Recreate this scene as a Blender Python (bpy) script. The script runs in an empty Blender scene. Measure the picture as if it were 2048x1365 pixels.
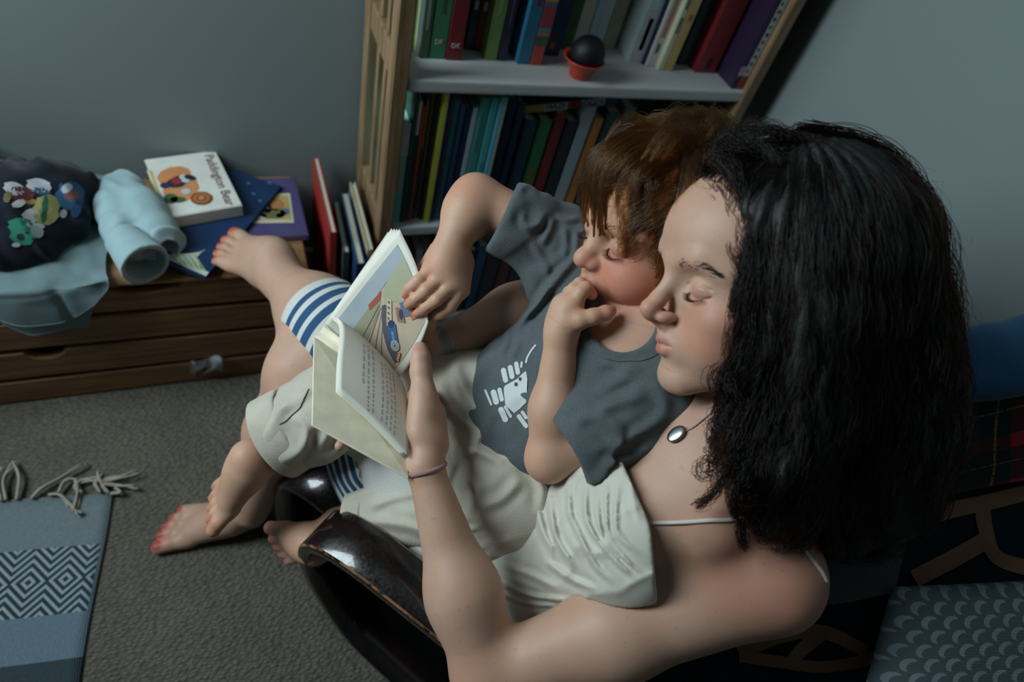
import bpy, bmesh, math, random, os
import numpy as np
from mathutils import Vector, Matrix
from mathutils.bvhtree import BVHTree
import openvdb

SC = bpy.context.scene
COL = SC.collection
random.seed(7)
RNG = np.random.default_rng(7)

# ------------------------------------------------------------------ camera
F_PX, W_PX, H_PX = 1300.0, 2048.0, 1365.0
CAM_POS = np.array([0.0, 0.0, 1.2])
YAW, PITCH, ROLL = math.radians(33.5719), math.radians(48.5089), math.radians(-19.5406)
_f = np.array([math.sin(YAW) * math.cos(PITCH), math.cos(YAW) * math.cos(PITCH), -math.sin(PITCH)])
_r = np.array([math.cos(YAW), -math.sin(YAW), 0.0])
_d = np.cross(_f, _r)
CAM_M = np.array([math.cos(ROLL) * _r + math.sin(ROLL) * _d, -math.sin(ROLL) * _r + math.cos(ROLL) * _d, _f])
cam_data = bpy.data.cameras.new('camera')
cam = bpy.data.objects.new('camera', cam_data)
COL.objects.link(cam)
cam_data.sensor_width = 36.0
cam_data.lens = F_PX / W_PX * 36.0
cam_data.clip_start = 0.02
cam_data.dof.use_dof = True
cam_data.dof.focus_distance = 0.74
cam_data.dof.aperture_fstop = 2.8
mw = np.eye(4)
mw[:3, 0], mw[:3, 1], mw[:3, 2], mw[:3, 3] = CAM_M[0], -CAM_M[1], -CAM_M[2], CAM_POS
cam.matrix_world = Matrix(mw.tolist())
SC.camera = cam

# ------------------------------------------------------------------ light and exposure
SC.view_settings.view_transform = 'Standard'
SC.view_settings.look = 'None'
SC.view_settings.exposure = 0.0
SC.view_settings.gamma = 1.0
SC.view_settings.use_curve_mapping = False
world = bpy.data.worlds.new('world')
SC.world = world
world.use_nodes = True
bg = world.node_tree.nodes['Background']
bg.inputs[0].default_value = (0.42, 0.56, 0.62, 1)
bg.inputs[1].default_value = 0.05


def area_light(name, loc, target, size, size_y, power, color):
    l = bpy.data.lights.new(name, 'AREA')
    l.shape = 'RECTANGLE'
    l.size, l.size_y, l.energy, l.color = size, size_y, power, color
    o = bpy.data.objects.new(name, l)
    COL.objects.link(o)
    o.location = loc
    o.rotation_euler = (Vector(target) - Vector(loc)).to_track_quat('-Z', 'Y').to_euler()
    return o


area_light('window_daylight', (-1.035, 0.79, 1.42), (0.25, 0.40, 0.70), 0.56, 1.10, 27.5, (0.77, 0.93, 0.99))


# ------------------------------------------------------------------ pixel helpers: a pixel of the photograph and a distance give a place in the room
def ray(x, y):
    return np.array([(x - W_PX / 2) / F_PX, (y - H_PX / 2) / F_PX, 1.0]) @ CAM_M


def P(x, y, d):
    return CAM_POS + ray(x, y) * d


def at_z(x, y, z):
    r = ray(x, y)
    return CAM_POS + r * (z - CAM_POS[2]) / r[2]


def at_y(x, y, yy):
    r = ray(x, y)
    return CAM_POS + r * yy / r[1]


def at_x(x, y, xx):
    r = ray(x, y)
    return CAM_POS + r * xx / r[0]


def unit(v):
    v = np.asarray(v, float)
    return v / np.linalg.norm(v)


def cam_dir(v):
    return unit(np.asarray(v, float) @ CAM_M)


# ------------------------------------------------------------------ materials
def new_mat(name):
    m = bpy.data.materials.new(name)
    m.use_nodes = True
    nt = m.node_tree
    return m, nt, nt.nodes, nt.links, nt.nodes['Principled BSDF']


def lin(c):
    return tuple(((v / 255.0) / 12.92 if v <= 10 else ((v / 255.0 + 0.055) / 1.055) ** 2.4) for v in c)


def nd(nodes, typ, **kw):
    n = nodes.new(typ)
    for k, v in kw.items():
        setattr(n, k, v)
    return n


def mixer(nodes, links, fac, a, b, blend='MIX'):
    m = nd(nodes, 'ShaderNodeMix', data_type='RGBA', blend_type=blend)
    for sock, v in ((m.inputs[0], fac), (m.inputs[6], a), (m.inputs[7], b)):
        if isinstance(v, bpy.types.NodeSocket):
            links.new(v, sock)
        elif isinstance(v, (int, float)):
            sock.default_value = v
        else:
            sock.default_value = (*v[:3], 1)
    return m.outputs[2]


def mth(nodes, links, op, a, b=None, c=None):
    m = nd(nodes, 'ShaderNodeMath', operation=op)
    for i, v in enumerate((a, b, c)):
        if v is None:
            continue
        if isinstance(v, bpy.types.NodeSocket):
            links.new(v, m.inputs[i])
        else:
            m.inputs[i].default_value = v
    return m.outputs[0]


def noise(nodes, links, scale, detail=3, vec=None, rough=0.5):
    n = nd(nodes, 'ShaderNodeTexNoise')
    n.inputs['Scale'].default_value = scale
    n.inputs['Detail'].default_value = detail
    n.inputs['Roughness'].default_value = rough
    if vec is None:
        vec = nd(nodes, 'ShaderNodeTexCoord').outputs['Object']
    links.new(vec, n.inputs['Vector'])
    return n.outputs['Fac']


def ramp(nodes, links, fac, stops):
    r = nd(nodes, 'ShaderNodeValToRGB')
    e = r.color_ramp.elements
    while len(e) < len(stops):
        e.new(0.5)
    for i, (p, c) in enumerate(stops):
        e[i].position = p
        e[i].color = (*c[:3], 1) if not isinstance(c, (int, float)) else (c, c, c, 1)
    links.new(fac, r.inputs[0])
    return r.outputs[0]


def bump(nodes, links, bsdf, height, strength=0.3, dist=0.001):
    b = nd(nodes, 'ShaderNodeBump')
    b.inputs['Strength'].default_value = strength
    b.inputs['Distance'].default_value = dist
    links.new(height, b.inputs['Height'])
    links.new(b.outputs[0], bsdf.inputs['Normal'])


def simple_mat(name, rgb, rough=0.6, var=0.12, scale=40, bmp=0.0, bscale=None, metallic=0.0, spec=0.5, sheen=0.0):
    m, nt, ns, ln, b = new_mat(name)
    c = lin(rgb)
    f = noise(ns, ln, scale, 4)
    lo = tuple(v * (1 - var) for v in c)
    hi = tuple(min(1, v * (1 + var)) for v in c)
    ln.new(ramp(ns, ln, f, [(0.3, lo), (0.7, hi)]), b.inputs['Base Color'])
    b.inputs['Roughness'].default_value = rough
    b.inputs['Metallic'].default_value = metallic
    b.inputs['Specular IOR Level'].default_value = spec
    if sheen:
        b.inputs['Sheen Weight'].default_value = sheen
    if bmp:
        bump(ns, ln, b, noise(ns, ln, bscale or scale * 4, 2), bmp)
    return m


def weave(ns, ln, scale, vec=None):
    if vec is None:
        vec = nd(ns, 'ShaderNodeTexCoord').outputs['Object']
    outs = []
    for ax in ((1, 0, 0.4), (0.3, 1, 0), (0, 0.4, 1)):
        d = nd(ns, 'ShaderNodeVectorMath', operation='DOT_PRODUCT')
        ln.new(vec, d.inputs[0])
        d.inputs[1].default_value = tuple(unit(ax))
        s = mth(ns, ln, 'SINE', mth(ns, ln, 'MULTIPLY', d.outputs['Value'], scale))
        outs.append(s)
    return mth(ns, ln, 'ADD', mth(ns, ln, 'ADD', outs[0], outs[1]), outs[2])


def cloth_mat(name, rgb, rough=0.9, var=0.12, thread=2600.0, bmp=0.35, heather=0.0, attr=None, attr_rgb=None):
    m, nt, ns, ln, b = new_mat(name)
    c = lin(rgb)
    f = noise(ns, ln, 30, 4)
    col = ramp(ns, ln, f, [(0.3, tuple(v * (1 - var) for v in c)), (0.7, tuple(v * (1 + var) for v in c))])
    if heather:
        f2 = noise(ns, ln, 900, 2)
        col = mixer(ns, ln, mth(ns, ln, 'MULTIPLY', ramp(ns, ln, f2, [(0.45, 0.0), (0.62, 1.0)]), heather), col, tuple(v * 2.2 for v in c))
    if attr:
        a = nd(ns, 'ShaderNodeAttribute', attribute_name=attr)
        col = mixer(ns, ln, a.outputs['Fac'], col, lin(attr_rgb))
    ln.new(col, b.inputs['Base Color'])
    b.inputs['Roughness'].default_value = rough
    b.inputs['Specular IOR Level'].default_value = 0.2
    b.inputs['Sheen Weight'].default_value = 0.15
    h = mth(ns, ln, 'ADD', mth(ns, ln, 'MULTIPLY', weave(ns, ln, thread * 2.0), 0.22), noise(ns, ln, 350, 3))
    bump(ns, ln, b, h, bmp, 0.0008)
    return m


def wood_mat(name, dark, light, grain=(1.0, 14.0, 14.0), scale=6.0, rough=0.5, bmp=0.12):
    m, nt, ns, ln, b = new_mat(name)
    tc = nd(ns, 'ShaderNodeTexCoord')
    mp = nd(ns, 'ShaderNodeMapping')
    mp.inputs['Scale'].default_value = grain
    ln.new(tc.outputs['Object'], mp.inputs[0])
    f = noise(ns, ln, scale, 6, mp.outputs[0], 0.62)
    col = ramp(ns, ln, f, [(0.3, lin(dark)), (0.7, lin(light))])
    ln.new(col, b.inputs['Base Color'])
    b.inputs['Roughness'].default_value = rough
    bump(ns, ln, b, f, bmp, 0.001)
    return m


# ------------------------------------------------------------------ objects
def tag(o, label=None, cat=None, group=None, kind=None):
    if label:
        o['label'] = label
    if cat:
        o['category'] = cat
    if group:
        o['group'] = group
    if kind:
        o['kind'] = kind
    return o


def empty(name, loc, label=None, cat=None, group=None, rot=(0, 0, 0)):
    o = bpy.data.objects.new(name, None)
    COL.objects.link(o)
    o.location = loc
    o.rotation_euler = rot
    o.empty_display_size = 0.05
    bpy.context.view_layer.update()
    return tag(o, label, cat, group)


def link_mesh(name, me, mat=None, parent=None):
    o = bpy.data.objects.new(name, me)
    COL.objects.link(o)
    if mat:
        for mm in (mat if isinstance(mat, (list, tuple)) else [mat]):
            me.materials.append(mm)
    if parent:
        o.parent = parent
        o.matrix_parent_inverse = world_matrix(parent).inverted()
    return o


def world_matrix(o):
    m = o.matrix_basis.copy()
    if o.parent:
        m = world_matrix(o.parent) @ o.matrix_parent_inverse @ m
    return m


def mesh_obj(name, verts, faces, mat=None, parent=None, smooth=False, local=False):
    me = bpy.data.meshes.new(name)
    me.from_pydata([tuple(map(float, v)) for v in verts], [], [tuple(map(int, f)) for f in faces])
    if smooth:
        me.polygons.foreach_set('use_smooth', [True] * len(me.polygons))
    me.update()
    o = link_mesh(name, me, mat, None)
    if parent:
        o.parent = parent
        if not local:
            o.matrix_parent_inverse = world_matrix(parent).inverted()
    return o


def from_bm(name, bm, mat=None, parent=None, smooth=False, local=False):
    me = bpy.data.meshes.new(name)
    bm.normal_update()
    bm.to_mesh(me)
    bm.free()
    if smooth:
        me.polygons.foreach_set('use_smooth', [True] * len(me.polygons))
    o = link_mesh(name, me, mat, None)
    if parent:
        o.parent = parent
        if not local:
            o.matrix_parent_inverse = world_matrix(parent).inverted()
    return o


def box_bm(bm, lo, hi, bevel=0.0, mtx=None, segs=1):
    vs = []
    r = bmesh.ops.create_cube(bm, size=1.0)
    vs = r['verts']
    c = [(a + b) / 2 for a, b in zip(lo, hi)]
    s = [abs(b - a) for a, b in zip(lo, hi)]
    for v in vs:
        v.co = Vector((v.co.x * s[0] + c[0], v.co.y * s[1] + c[1], v.co.z * s[2] + c[2]))
    if bevel:
        es = list({e for v in vs for e in v.link_edges})
        r2 = bmesh.ops.bevel(bm, geom=es, offset=bevel, segments=segs, affect='EDGES', profile=0.6)
        vs = list({v for f in r2['faces'] for v in f.verts} | {v for v in vs if v.is_valid})
    if mtx is not None:
        bmesh.ops.transform(bm, matrix=mtx, verts=[v for v in vs if v.is_valid])
    return vs


def box(name, lo, hi, mat, parent=None, bevel=0.0, mtx=None, local=False, segs=1):
    bm = bmesh.new()
    box_bm(bm, lo, hi, bevel, mtx, segs)
    return from_bm(name, bm, mat, parent, local=local)


def tube_arrays(pts, rad, n=8, cap=True, flat=None):
    pts = np.asarray(pts, float)
    m = len(pts)
    rad = np.broadcast_to(np.asarray(rad, float), (m,))
    t = np.gradient(pts, axis=0)
    t /= np.linalg.norm(t, axis=1)[:, None] + 1e-12
    up = np.array([0.0, 0, 1]) if abs(t[0][2]) < 0.9 else np.array([1.0, 0, 0])
    nrm = unit(np.cross(t[0], up))
    vs, fs = [], []
    for i in range(m):
        nrm = nrm - t[i] * (nrm @ t[i])
        nrm = unit(nrm)
        b = np.cross(t[i], nrm)
        for k in range(n):
            a = 2 * math.pi * k / n
            fb = flat if flat else 1.0
            vs.append(pts[i] + rad[i] * (math.cos(a) * nrm + fb * math.sin(a) * b))
    for i in range(m - 1):
        for k in range(n):
            a, b2 = i * n + k, i * n + (k + 1) % n
            fs.append((a, b2, b2 + n, a + n))
    if cap:
        fs.append(tuple(range(n - 1, -1, -1)))
        fs.append(tuple((m - 1) * n + k for k in range(n)))
    return vs, fs


def tube(name, pts, rad, mat, parent=None, n=8, flat=None):
    v, f = tube_arrays(pts, rad, n, True, flat)
    return mesh_obj(name, v, f, mat, parent, smooth=True)


def catmull(pts, n=8):
    pts = np.asarray(pts, float)
    p = np.vstack([2 * pts[0] - pts[1], pts, 2 * pts[-1] - pts[-2]])
    out = []
    for i in range(1, len(p) - 2):
        for k in range(n):
            t = k / n
            a, b, c, d = p[i - 1], p[i], p[i + 1], p[i + 2]
            out.append(0.5 * ((2 * b) + (-a + c) * t + (2 * a - 5 * b + 4 * c - d) * t * t + (-a + 3 * b - 3 * c + d) * t ** 3))
    out.append(p[-2])
    return np.array(out)


# ------------------------------------------------------------------ implicit surfaces (for bodies and cloth)
BIG = 9.0


class Node:
    def ev(self, p, lo, hi):
        if np.any(self.lo > hi) or np.any(self.hi < lo):
            return None
        return self.f(p, lo, hi)


class Cone(Node):
    def __init__(s, a, b, ra, rb):
        s.a, s.b = np.asarray(a, float), np.asarray(b, float)
        s.ra, s.rb = ra, rb
        r = max(ra, rb) + 0.02
        s.lo, s.hi = np.minimum(s.a, s.b) - r, np.maximum(s.a, s.b) + r

    def f(s, p, lo, hi):
        ba = s.b - s.a
        pa = p - s.a
        t = np.clip(pa @ ba / max(ba @ ba, 1e-12), 0, 1)
        q = pa - t[:, None] * ba
        return np.sqrt(np.einsum('ij,ij->i', q, q)) - (s.ra + (s.rb - s.ra) * t)


class Ell(Node):
    def __init__(s, c, r, R=None):
        s.c, s.r = np.asarray(c, float), np.asarray(r, float) * np.ones(3)
        s.R = np.eye(3) if R is None else np.asarray(R, float)
        ext = np.sqrt(((s.R * s.r[:, None]) ** 2).sum(0)) + 0.02
        s.lo, s.hi = s.c - ext, s.c + ext

    def f(s, p, lo, hi):
        q = (p - s.c) @ s.R.T / s.r
        k0 = np.sqrt(np.einsum('ij,ij->i', q, q)) + 1e-9
        q = q / s.r
        k1 = np.sqrt(np.einsum('ij,ij->i', q, q)) + 1e-9
        return k0 * (k0 - 1) / k1


class Slab(Node):
    """rounded box in a frame R (rows are axes)"""
    def __init__(s, c, half, R=None, rr=0.005):
        s.c, s.h, s.rr = np.asarray(c, float), np.asarray(half, float), rr
        s.R = np.eye(3) if R is None else np.asarray(R, float)
        ext = (np.abs(s.R) * s.h[:, None]).sum(0) + rr + 0.02
        s.lo, s.hi = s.c - ext, s.c + ext

    def f(s, p, lo, hi):
        q = np.abs((p - s.c) @ s.R.T) - (s.h - s.rr)
        o = np.maximum(q, 0)
        return np.sqrt(np.einsum('ij,ij->i', o, o)) + np.minimum(q.max(1), 0) - s.rr


def smin(a, b, k):
    if k <= 0:
        return np.minimum(a, b)
    h = np.clip(0.5 + 0.5 * (b - a) / k, 0, 1)
    return b + (a - b) * h - k * h * (1 - h)


class Un(Node):
    """smooth union of [(node, k)...]"""
    def __init__(s, items, k=0.01):
        s.it = [(i if isinstance(i, tuple) else (i, k)) for i in items]
        km = max(kk for _, kk in s.it)
        s.lo = np.min([n.lo for n, _ in s.it], 0) - km * 0.25
        s.hi = np.max([n.hi for n, _ in s.it], 0) + km * 0.25

    def f(s, p, lo, hi):
        d = None
        for n, k in s.it:
            v = n.ev(p, lo - k, hi + k)
            if v is None:
                continue
            d = v if d is None else smin(d, v, k)
        return d


class Fan(Node):
    """every branch blends with the base, never with another branch"""
    def __init__(s, base, branches, k=0.006, kk=0.0):
        s.base, s.br, s.k, s.kk = base, branches, k, kk
        s.lo = np.min([n.lo for n in [base] + branches], 0) - k * 0.25
        s.hi = np.max([n.hi for n in [base] + branches], 0) + k * 0.25

    def f(s, p, lo, hi):
        d0 = s.base.ev(p, lo - s.k, hi + s.k)
        d = d0
        for n in s.br:
            v = n.ev(p, lo - s.k, hi + s.k)
            if v is None:
                continue
            if d0 is not None:
                v = smin(d0, v, s.k)
            d = v if d is None else smin(d, v, s.kk)
        return d


class Cut(Node):
    def __init__(s, base, cutters, k=0.004):
        s.base, s.k = base, k
        s.cut = [(c if isinstance(c, tuple) else (c, k)) for c in cutters]
        s.lo, s.hi = base.lo, base.hi

    def f(s, p, lo, hi):
        d = s.base.ev(p, lo, hi)
        if d is None:
            return None
        for c, k in s.cut:
            v = c.ev(p, lo - k - 0.03, hi + k + 0.03)
            if v is not None:
                d = -smin(-d, v, k)
        return d


class Keep(Node):
    """keeps the side of each plane (point, normal) the normal points away from"""
    def __init__(s, base, planes, k=0.0):
        s.base, s.pl, s.k = base, [(np.asarray(a, float), unit(b)) for a, b in planes], k
        s.lo, s.hi = base.lo, base.hi

    def f(s, p, lo, hi):
        d = s.base.ev(p, lo, hi)
        if d is None:
            return None
        for a, n in s.pl:
            d = -smin(-d, -((p - a) @ n), s.k)
        return d


class Off(Node):
    def __init__(s, base, r, fn=None):
        s.base, s.r, s.fn = base, r, fn
        s.lo, s.hi = base.lo - r, base.hi + r

    def f(s, p, lo, hi):
        d = s.base.ev(p, lo - abs(s.r) - 0.01, hi + abs(s.r) + 0.01)
        if d is None:
            return None
        d = d - s.r
        if s.fn is not None:
            d = d - s.fn(p)
        return d


def project(p):
    c = (p - CAM_POS) @ CAM_M.T
    return c[:, :2] / c[:, 2:3] * F_PX + np.array([W_PX / 2, H_PX / 2])


def creases(lines):
    """single cloth creases: (path in photograph pixels, width, height), raised where the path crosses the cloth"""
    segs = []
    for pl, w, a in lines:
        c = catmull([(x, y, 0) for x, y in pl], 5)[:, :2]
        segs.append((c[:-1], c[1:], w, a, c.min(0) - 3 * w, c.max(0) + 3 * w))

    def fn(p):
        q = project(p)
        out = np.zeros(len(p))
        for a0, b0, w, amp, lo, hi in segs:
            k = np.nonzero(np.all((q > lo) & (q < hi), axis=1))[0]
            if not len(k):
                continue
            d2 = np.full(len(k), 1e9)
            n = len(a0)
            tt = np.zeros(len(k))
            for i in range(n):
                ba = b0[i] - a0[i]
                pa = q[k] - a0[i]
                t = np.clip(pa @ ba / (ba @ ba + 1e-9), 0, 1)
                e = ((pa - t[:, None] * ba) ** 2).sum(1)
                m = e < d2
                d2[m] = e[m]
                tt[m] = (i + t[m]) / n
            env = np.clip(np.sin(np.pi * np.clip(tt, .0, 1)) * 1.6, 0, 1)
            out[k] += amp * np.exp(-d2 / (w * w)) * env - amp * .45 * np.exp(-(np.sqrt(d2) - 1.9 * w) ** 2 / (w * w)) * env
        return out
    return fn


_LAT = np.random.default_rng(3).random((32, 32, 32)).astype(np.float64) * 2 - 1


def vnoise(p):
    i = np.floor(p).astype(int)
    f = p - i
    u = f * f * (3 - 2 * f)
    r = 0
    for dx in (0, 1):
        for dy in (0, 1):
            for dz in (0, 1):
                w = (u[:, 0] if dx else 1 - u[:, 0]) * (u[:, 1] if dy else 1 - u[:, 1]) * (u[:, 2] if dz else 1 - u[:, 2])
                r = r + w * _LAT[(i[:, 0] + dx) % 32, (i[:, 1] + dy) % 32, (i[:, 2] + dz) % 32]
    return r


def folds(axis, freq, amp, warp=0.4, seed=0.0):
    """long soft cloth creases: crests run across 'axis', stretched along their length"""
    a = unit(axis)
    al = unit(np.cross(a, (.31, .74, .22)))
    th = np.cross(a, al)
    B = np.stack([a * freq, al * freq * .28, th * freq * .5], 1)

    def fn(p):
        q = p @ B + seed
        q = q + warp * .6 * vnoise(q * .5 + 3.3)[:, None]
        n = vnoise(q) + .35 * vnoise(q * 2.2 + 7.0)
        r = 1 - np.minimum(np.abs(n) * 1.9, 1)
        m = np.clip(.55 + .9 * vnoise(p * freq * .35 + seed + 9.7), 0, 1)
        return amp * 1.5 * (r * r * (3 - 2 * r) - .35) * m
    return fn


def mesh_sdf(node, h, region=None):
    """marches the implicit surface on sparse blocks; returns vertices and faces"""
    B = 16
    bs = B * h
    lo = np.floor(node.lo / bs).astype(int)
    hi = np.ceil(node.hi / bs).astype(int)
    g = openvdb.FloatGrid(4 * h)
    ax = np.arange(B) * h
    loc = np.stack(np.meshgrid(ax, ax, ax, indexing='ij'), -1).reshape(-1, 3)
    half = bs * 0.5
    idx = np.stack(np.meshgrid(*[np.arange(lo[i], hi[i]) for i in range(3)], indexing='ij'), -1).reshape(-1, 3)
    cen = idx * bs + half
    for s0 in range(0, len(idx), 40000):
        ii, cc = idx[s0:s0 + 40000], cen[s0:s0 + 40000]
        v = node.f(cc, cc.min(0) - half, cc.max(0) + half)
        if v is None:
            continue
        for j in np.nonzero(v < -(bs * 1.15 + 0.006))[0]:
            i0 = tuple(int(q) * B for q in ii[j])
            g.fill(i0, tuple(q + B - 1 for q in i0), -4 * h, False)
        for j in np.nonzero(np.abs(v) <= bs * 1.15 + 0.006)[0]:
            o = ii[j] * bs
            w = node.ev(loc + o, o - h, o + bs + h)
            if w is None or w.min() > 4 * h:
                continue
            g.copyFromArray(np.clip(w, -4 * h, 4 * h).reshape(B, B, B).astype(np.float32), ijk=tuple(int(q) * B for q in ii[j]))
    pts, quads = g.convertToQuads(0.0)
    return np.asarray(pts, float) * h, np.asarray(quads, int)


def keep_faces(v, f, fn):
    c = v[f].mean(1)
    f = f[fn(c)]
    used = np.unique(f)
    mp = np.full(len(v), -1)
    mp[used] = np.arange(len(used))
    return v[used], mp[f]


def relax(v, f, it=2, lam=0.5):
    e = np.vstack([f[:, [0, 1]], f[:, [1, 2]], f[:, [2, 3]], f[:, [3, 0]]])
    cnt = np.zeros(len(v))
    np.add.at(cnt, e[:, 0], 1)
    np.add.at(cnt, e[:, 1], 1)
    cnt = np.maximum(cnt, 1)[:, None]
    for _ in range(it):
        s = np.zeros_like(v)
        for k in range(3):
            s[:, k] = np.bincount(e[:, 0], v[e[:, 1], k], len(v)) + np.bincount(e[:, 1], v[e[:, 0], k], len(v))
        v = v + lam * (s / cnt - v)
    return v


def quad_obj(name, v, f, mat, parent=None, attrs=None):
    me = bpy.data.meshes.new(name)
    me.vertices.add(len(v))
    me.vertices.foreach_set('co', np.asarray(v, np.float32).ravel())
    me.loops.add(f.size)
    me.loops.foreach_set('vertex_index', f.astype(np.int32).ravel())
    me.polygons.add(len(f))
    me.polygons.foreach_set('loop_start', np.arange(0, f.size, 4, dtype=np.int32))
    me.update(calc_edges=True)
    me.polygons.foreach_set('use_smooth', np.ones(len(f), bool))
    for nm, (kind, data) in (attrs or {}).items():
        a = me.attributes.new(nm, kind, 'POINT')
        if kind == 'FLOAT':
            a.data.foreach_set('value', np.asarray(data, np.float32))
        else:
            c4 = np.ones((len(v), 4), np.float32)
            c4[:, :3] = data
            a.data.foreach_set('color', c4.ravel())
    me.update()
    return link_mesh(name, me, mat, parent)


def sdf_obj(name, node, h, mat, parent=None, smooth=1, attrs_fn=None):
    v, f = mesh_sdf(node, h)
    v = relax(v, f, smooth)
    return quad_obj(name, v, f, mat, parent, attrs_fn(v) if attrs_fn else None)


def chain(pts, rads, k=0.004):
    return Un([(Cone(pts[i], pts[i + 1], rads[i], rads[i + 1]), k) for i in range(len(pts) - 1)])
# ------------------------------------------------------------------ the room
YB, XR, XL = 1.165, 1.035, -1.02


def carpet_mat():
    m, nt, ns, ln, b = new_mat('beige_loop_carpet')
    tc = nd(ns, 'ShaderNodeTexCoord').outputs['Object']
    mp = nd(ns, 'ShaderNodeMapping')
    mp.inputs['Rotation'].default_value = (0, 0, 0.35)
    mp.inputs['Scale'].default_value = (1, 1.9, 1)
    ln.new(tc, mp.inputs[0])
    v = nd(ns, 'ShaderNodeTexVoronoi')
    v.inputs['Scale'].default_value = 105
    v.inputs['Randomness'].default_value = 0.7
    ln.new(mp.outputs[0], v.inputs['Vector'])
    f = noise(ns, ln, 9, 4)
    c = lin((122, 116, 104))
    col = ramp(ns, ln, f, [(0.3, tuple(x * .86 for x in c)), (0.7, tuple(x * 1.1 for x in c))])
    dk = ramp(ns, ln, v.outputs['Distance'], [(0.1, 1.0), (0.75, 0.62)])
    col = mixer(ns, ln, 1.0, col, dk, 'MULTIPLY')
    ln.new(col, b.inputs['Base Color'])
    b.inputs['Roughness'].default_value = 1.0
    b.inputs['Specular IOR Level'].default_value = 0.05
    h = mth(ns, ln, 'ADD', mth(ns, ln, 'MULTIPLY', v.outputs['Distance'], -1.0), mth(ns, ln, 'MULTIPLY', noise(ns, ln, 500, 2), 0.3))
    bump(ns, ln, b, h, 0.9, 0.006)
    return m


WALL = simple_mat('grey_white_wall_paint', (132, 142, 142), rough=0.9, var=0.015, scale=3, bmp=0.04, bscale=160, spec=0.2)
CEIL = simple_mat('ceiling_paint', (165, 170, 170), rough=0.95, var=0.01)
TRIM = simple_mat('white_trim_paint', (205, 206, 202), rough=0.5, var=0.02)


def shell(name, lo, hi, mat):
    return tag(box(name, lo, hi, mat), kind='structure')


shell('floor', (XL - .1, -2.0, -.06), (XR + .1, YB + .1, 0), carpet_mat())
shell('wall_back', (XL - .1, YB, 0), (XR + .1, YB + .1, 2.42), WALL)
shell('wall_right', (XR, -2.0, 0), (XR + .1, YB, 2.42), WALL)
shell('ceiling', (XL - .1, -2.0, 2.42), (XR + .1, YB + .1, 2.5), CEIL)
# left wall with its window opening (outside the frame, it lets the daylight in)
WY0, WY1, WZ0, WZ1 = .48, 1.10, .84, 2.00
bm = bmesh.new()
for lo, hi in (((XL - .1, -2.0, 0), (XL, WY0, 2.42)), ((XL - .1, WY1, 0), (XL, YB, 2.42)), ((XL - .1, WY0, 0), (XL, WY1, WZ0)), ((XL - .1, WY0, WZ1), (XL, WY1, 2.42))):
    box_bm(bm, lo, hi)
tag(from_bm('wall_left', bm, WALL), kind='structure')
shell('wall_front', (XL - .1, -2.1, 0), (XR + .1, -2.0, 2.42), simple_mat('dark_grey_paint', (138, 143, 141), .9, .02))
shell('baseboard_back', (XL, YB - .014, 0), (XR, YB, .085), TRIM)
shell('baseboard_right', (XR - .014, -2.0, 0), (XR, YB - .014, .085), TRIM)
bm = bmesh.new()
for lo, hi in (((XL - .09, WY0, WZ0), (XL - .03, WY0 + .05, WZ1)), ((XL - .09, WY1 - .05, WZ0), (XL - .03, WY1, WZ1)), ((XL - .09, WY0 + .05, WZ0), (XL - .03, WY1 - .05, WZ0 + .05)),
               ((XL - .09, WY0 + .05, WZ1 - .05), (XL - .03, WY1 - .05, WZ1))):
    box_bm(bm, lo, hi)
tag(from_bm('window_1', bm, TRIM), kind='structure')
# ------------------------------------------------------------------ the slatted toy chest
OAK = wood_mat('chest_wood', (98, 68, 44), (148, 108, 72), (1.0, 9, 16), 7.0, 0.55)
OAK_TOP = wood_mat('chest_top_wood', (112, 78, 48), (160, 118, 78), (1.0, 9, 9), 7.0, 0.5)
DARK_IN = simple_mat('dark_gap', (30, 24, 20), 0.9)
CX0, CX1, CY0, CZ = -.98, .103, .878, .305


def plank_with_notches(name, x0, x1, z0, z1, y0, y1, notches, mat, parent):
    """front plank; notches = (centre x, half width, depth) scooped out of the top edge"""
    top = []
    for cx, hw, dp in sorted(notches):
        for k in range(13):
            a = math.pi * k / 12
            top.append((cx - hw * math.cos(a), z1 - dp * math.sin(a)))
    prof = [(x0, z0), (x1, z0), (x1, z1)] + top[::-1] + [(x0, z1)]
    bm = bmesh.new()
    fr = [bm.verts.new((x, y0, z)) for x, z in prof]
    bk = [bm.verts.new((x, y1, z)) for x, z in prof]
    bm.faces.new(fr)
    bm.faces.new(bk[::-1])
    n = len(prof)
    for i in range(n):
        bm.faces.new((fr[(i + 1) % n], fr[i], bk[i], bk[(i + 1) % n]))
    bmesh.ops.recalc_face_normals(bm, faces=bm.faces)
    es = [e for e in bm.edges if len(e.link_faces) == 2 and e.calc_face_angle(0) > 1.0]
    bmesh.ops.bevel(bm, geom=es, offset=.0025, segments=1, affect='EDGES')
    return from_bm(name, bm, mat, parent)


chest = empty('toy_chest', ((CX0 + CX1) / 2, (CY0 + YB) / 2, 0), 'low brown slatted wooden toy chest against the back wall', 'chest')
zs = [(.004, .064), (.074, .145), (.155, .222), (.232, .297)]
nts = [[(-.105, .017, .012)], [], [], [(-.165, .062, .022)]]
for (a, b_), nt_ in zip(zs, nts):
    if a == .074:
        nt_ = [(-.345, .03, .02)]
    plank_with_notches('plank', CX0, CX1, a, b_, CY0, CY0 + .016, nt_, OAK, chest)
for y0, y1 in ((CY0 - .004, CY0 + .088), (CY0 + .0905, CY0 + .182), (CY0 + .1845, YB - .016)):
    box('lid_plank', (CX0, y0, .297), (CX1 + .004, y1, CZ), OAK_TOP, chest, .002)
box('side_panel', (CX1 - .014, CY0 + .017, .004), (CX1, YB - .02, .296), OAK, chest, .002)
box('back_panel', (CX0, YB - .034, .004), (CX1 - .015, YB - .024, .296), OAK, chest)
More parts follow.
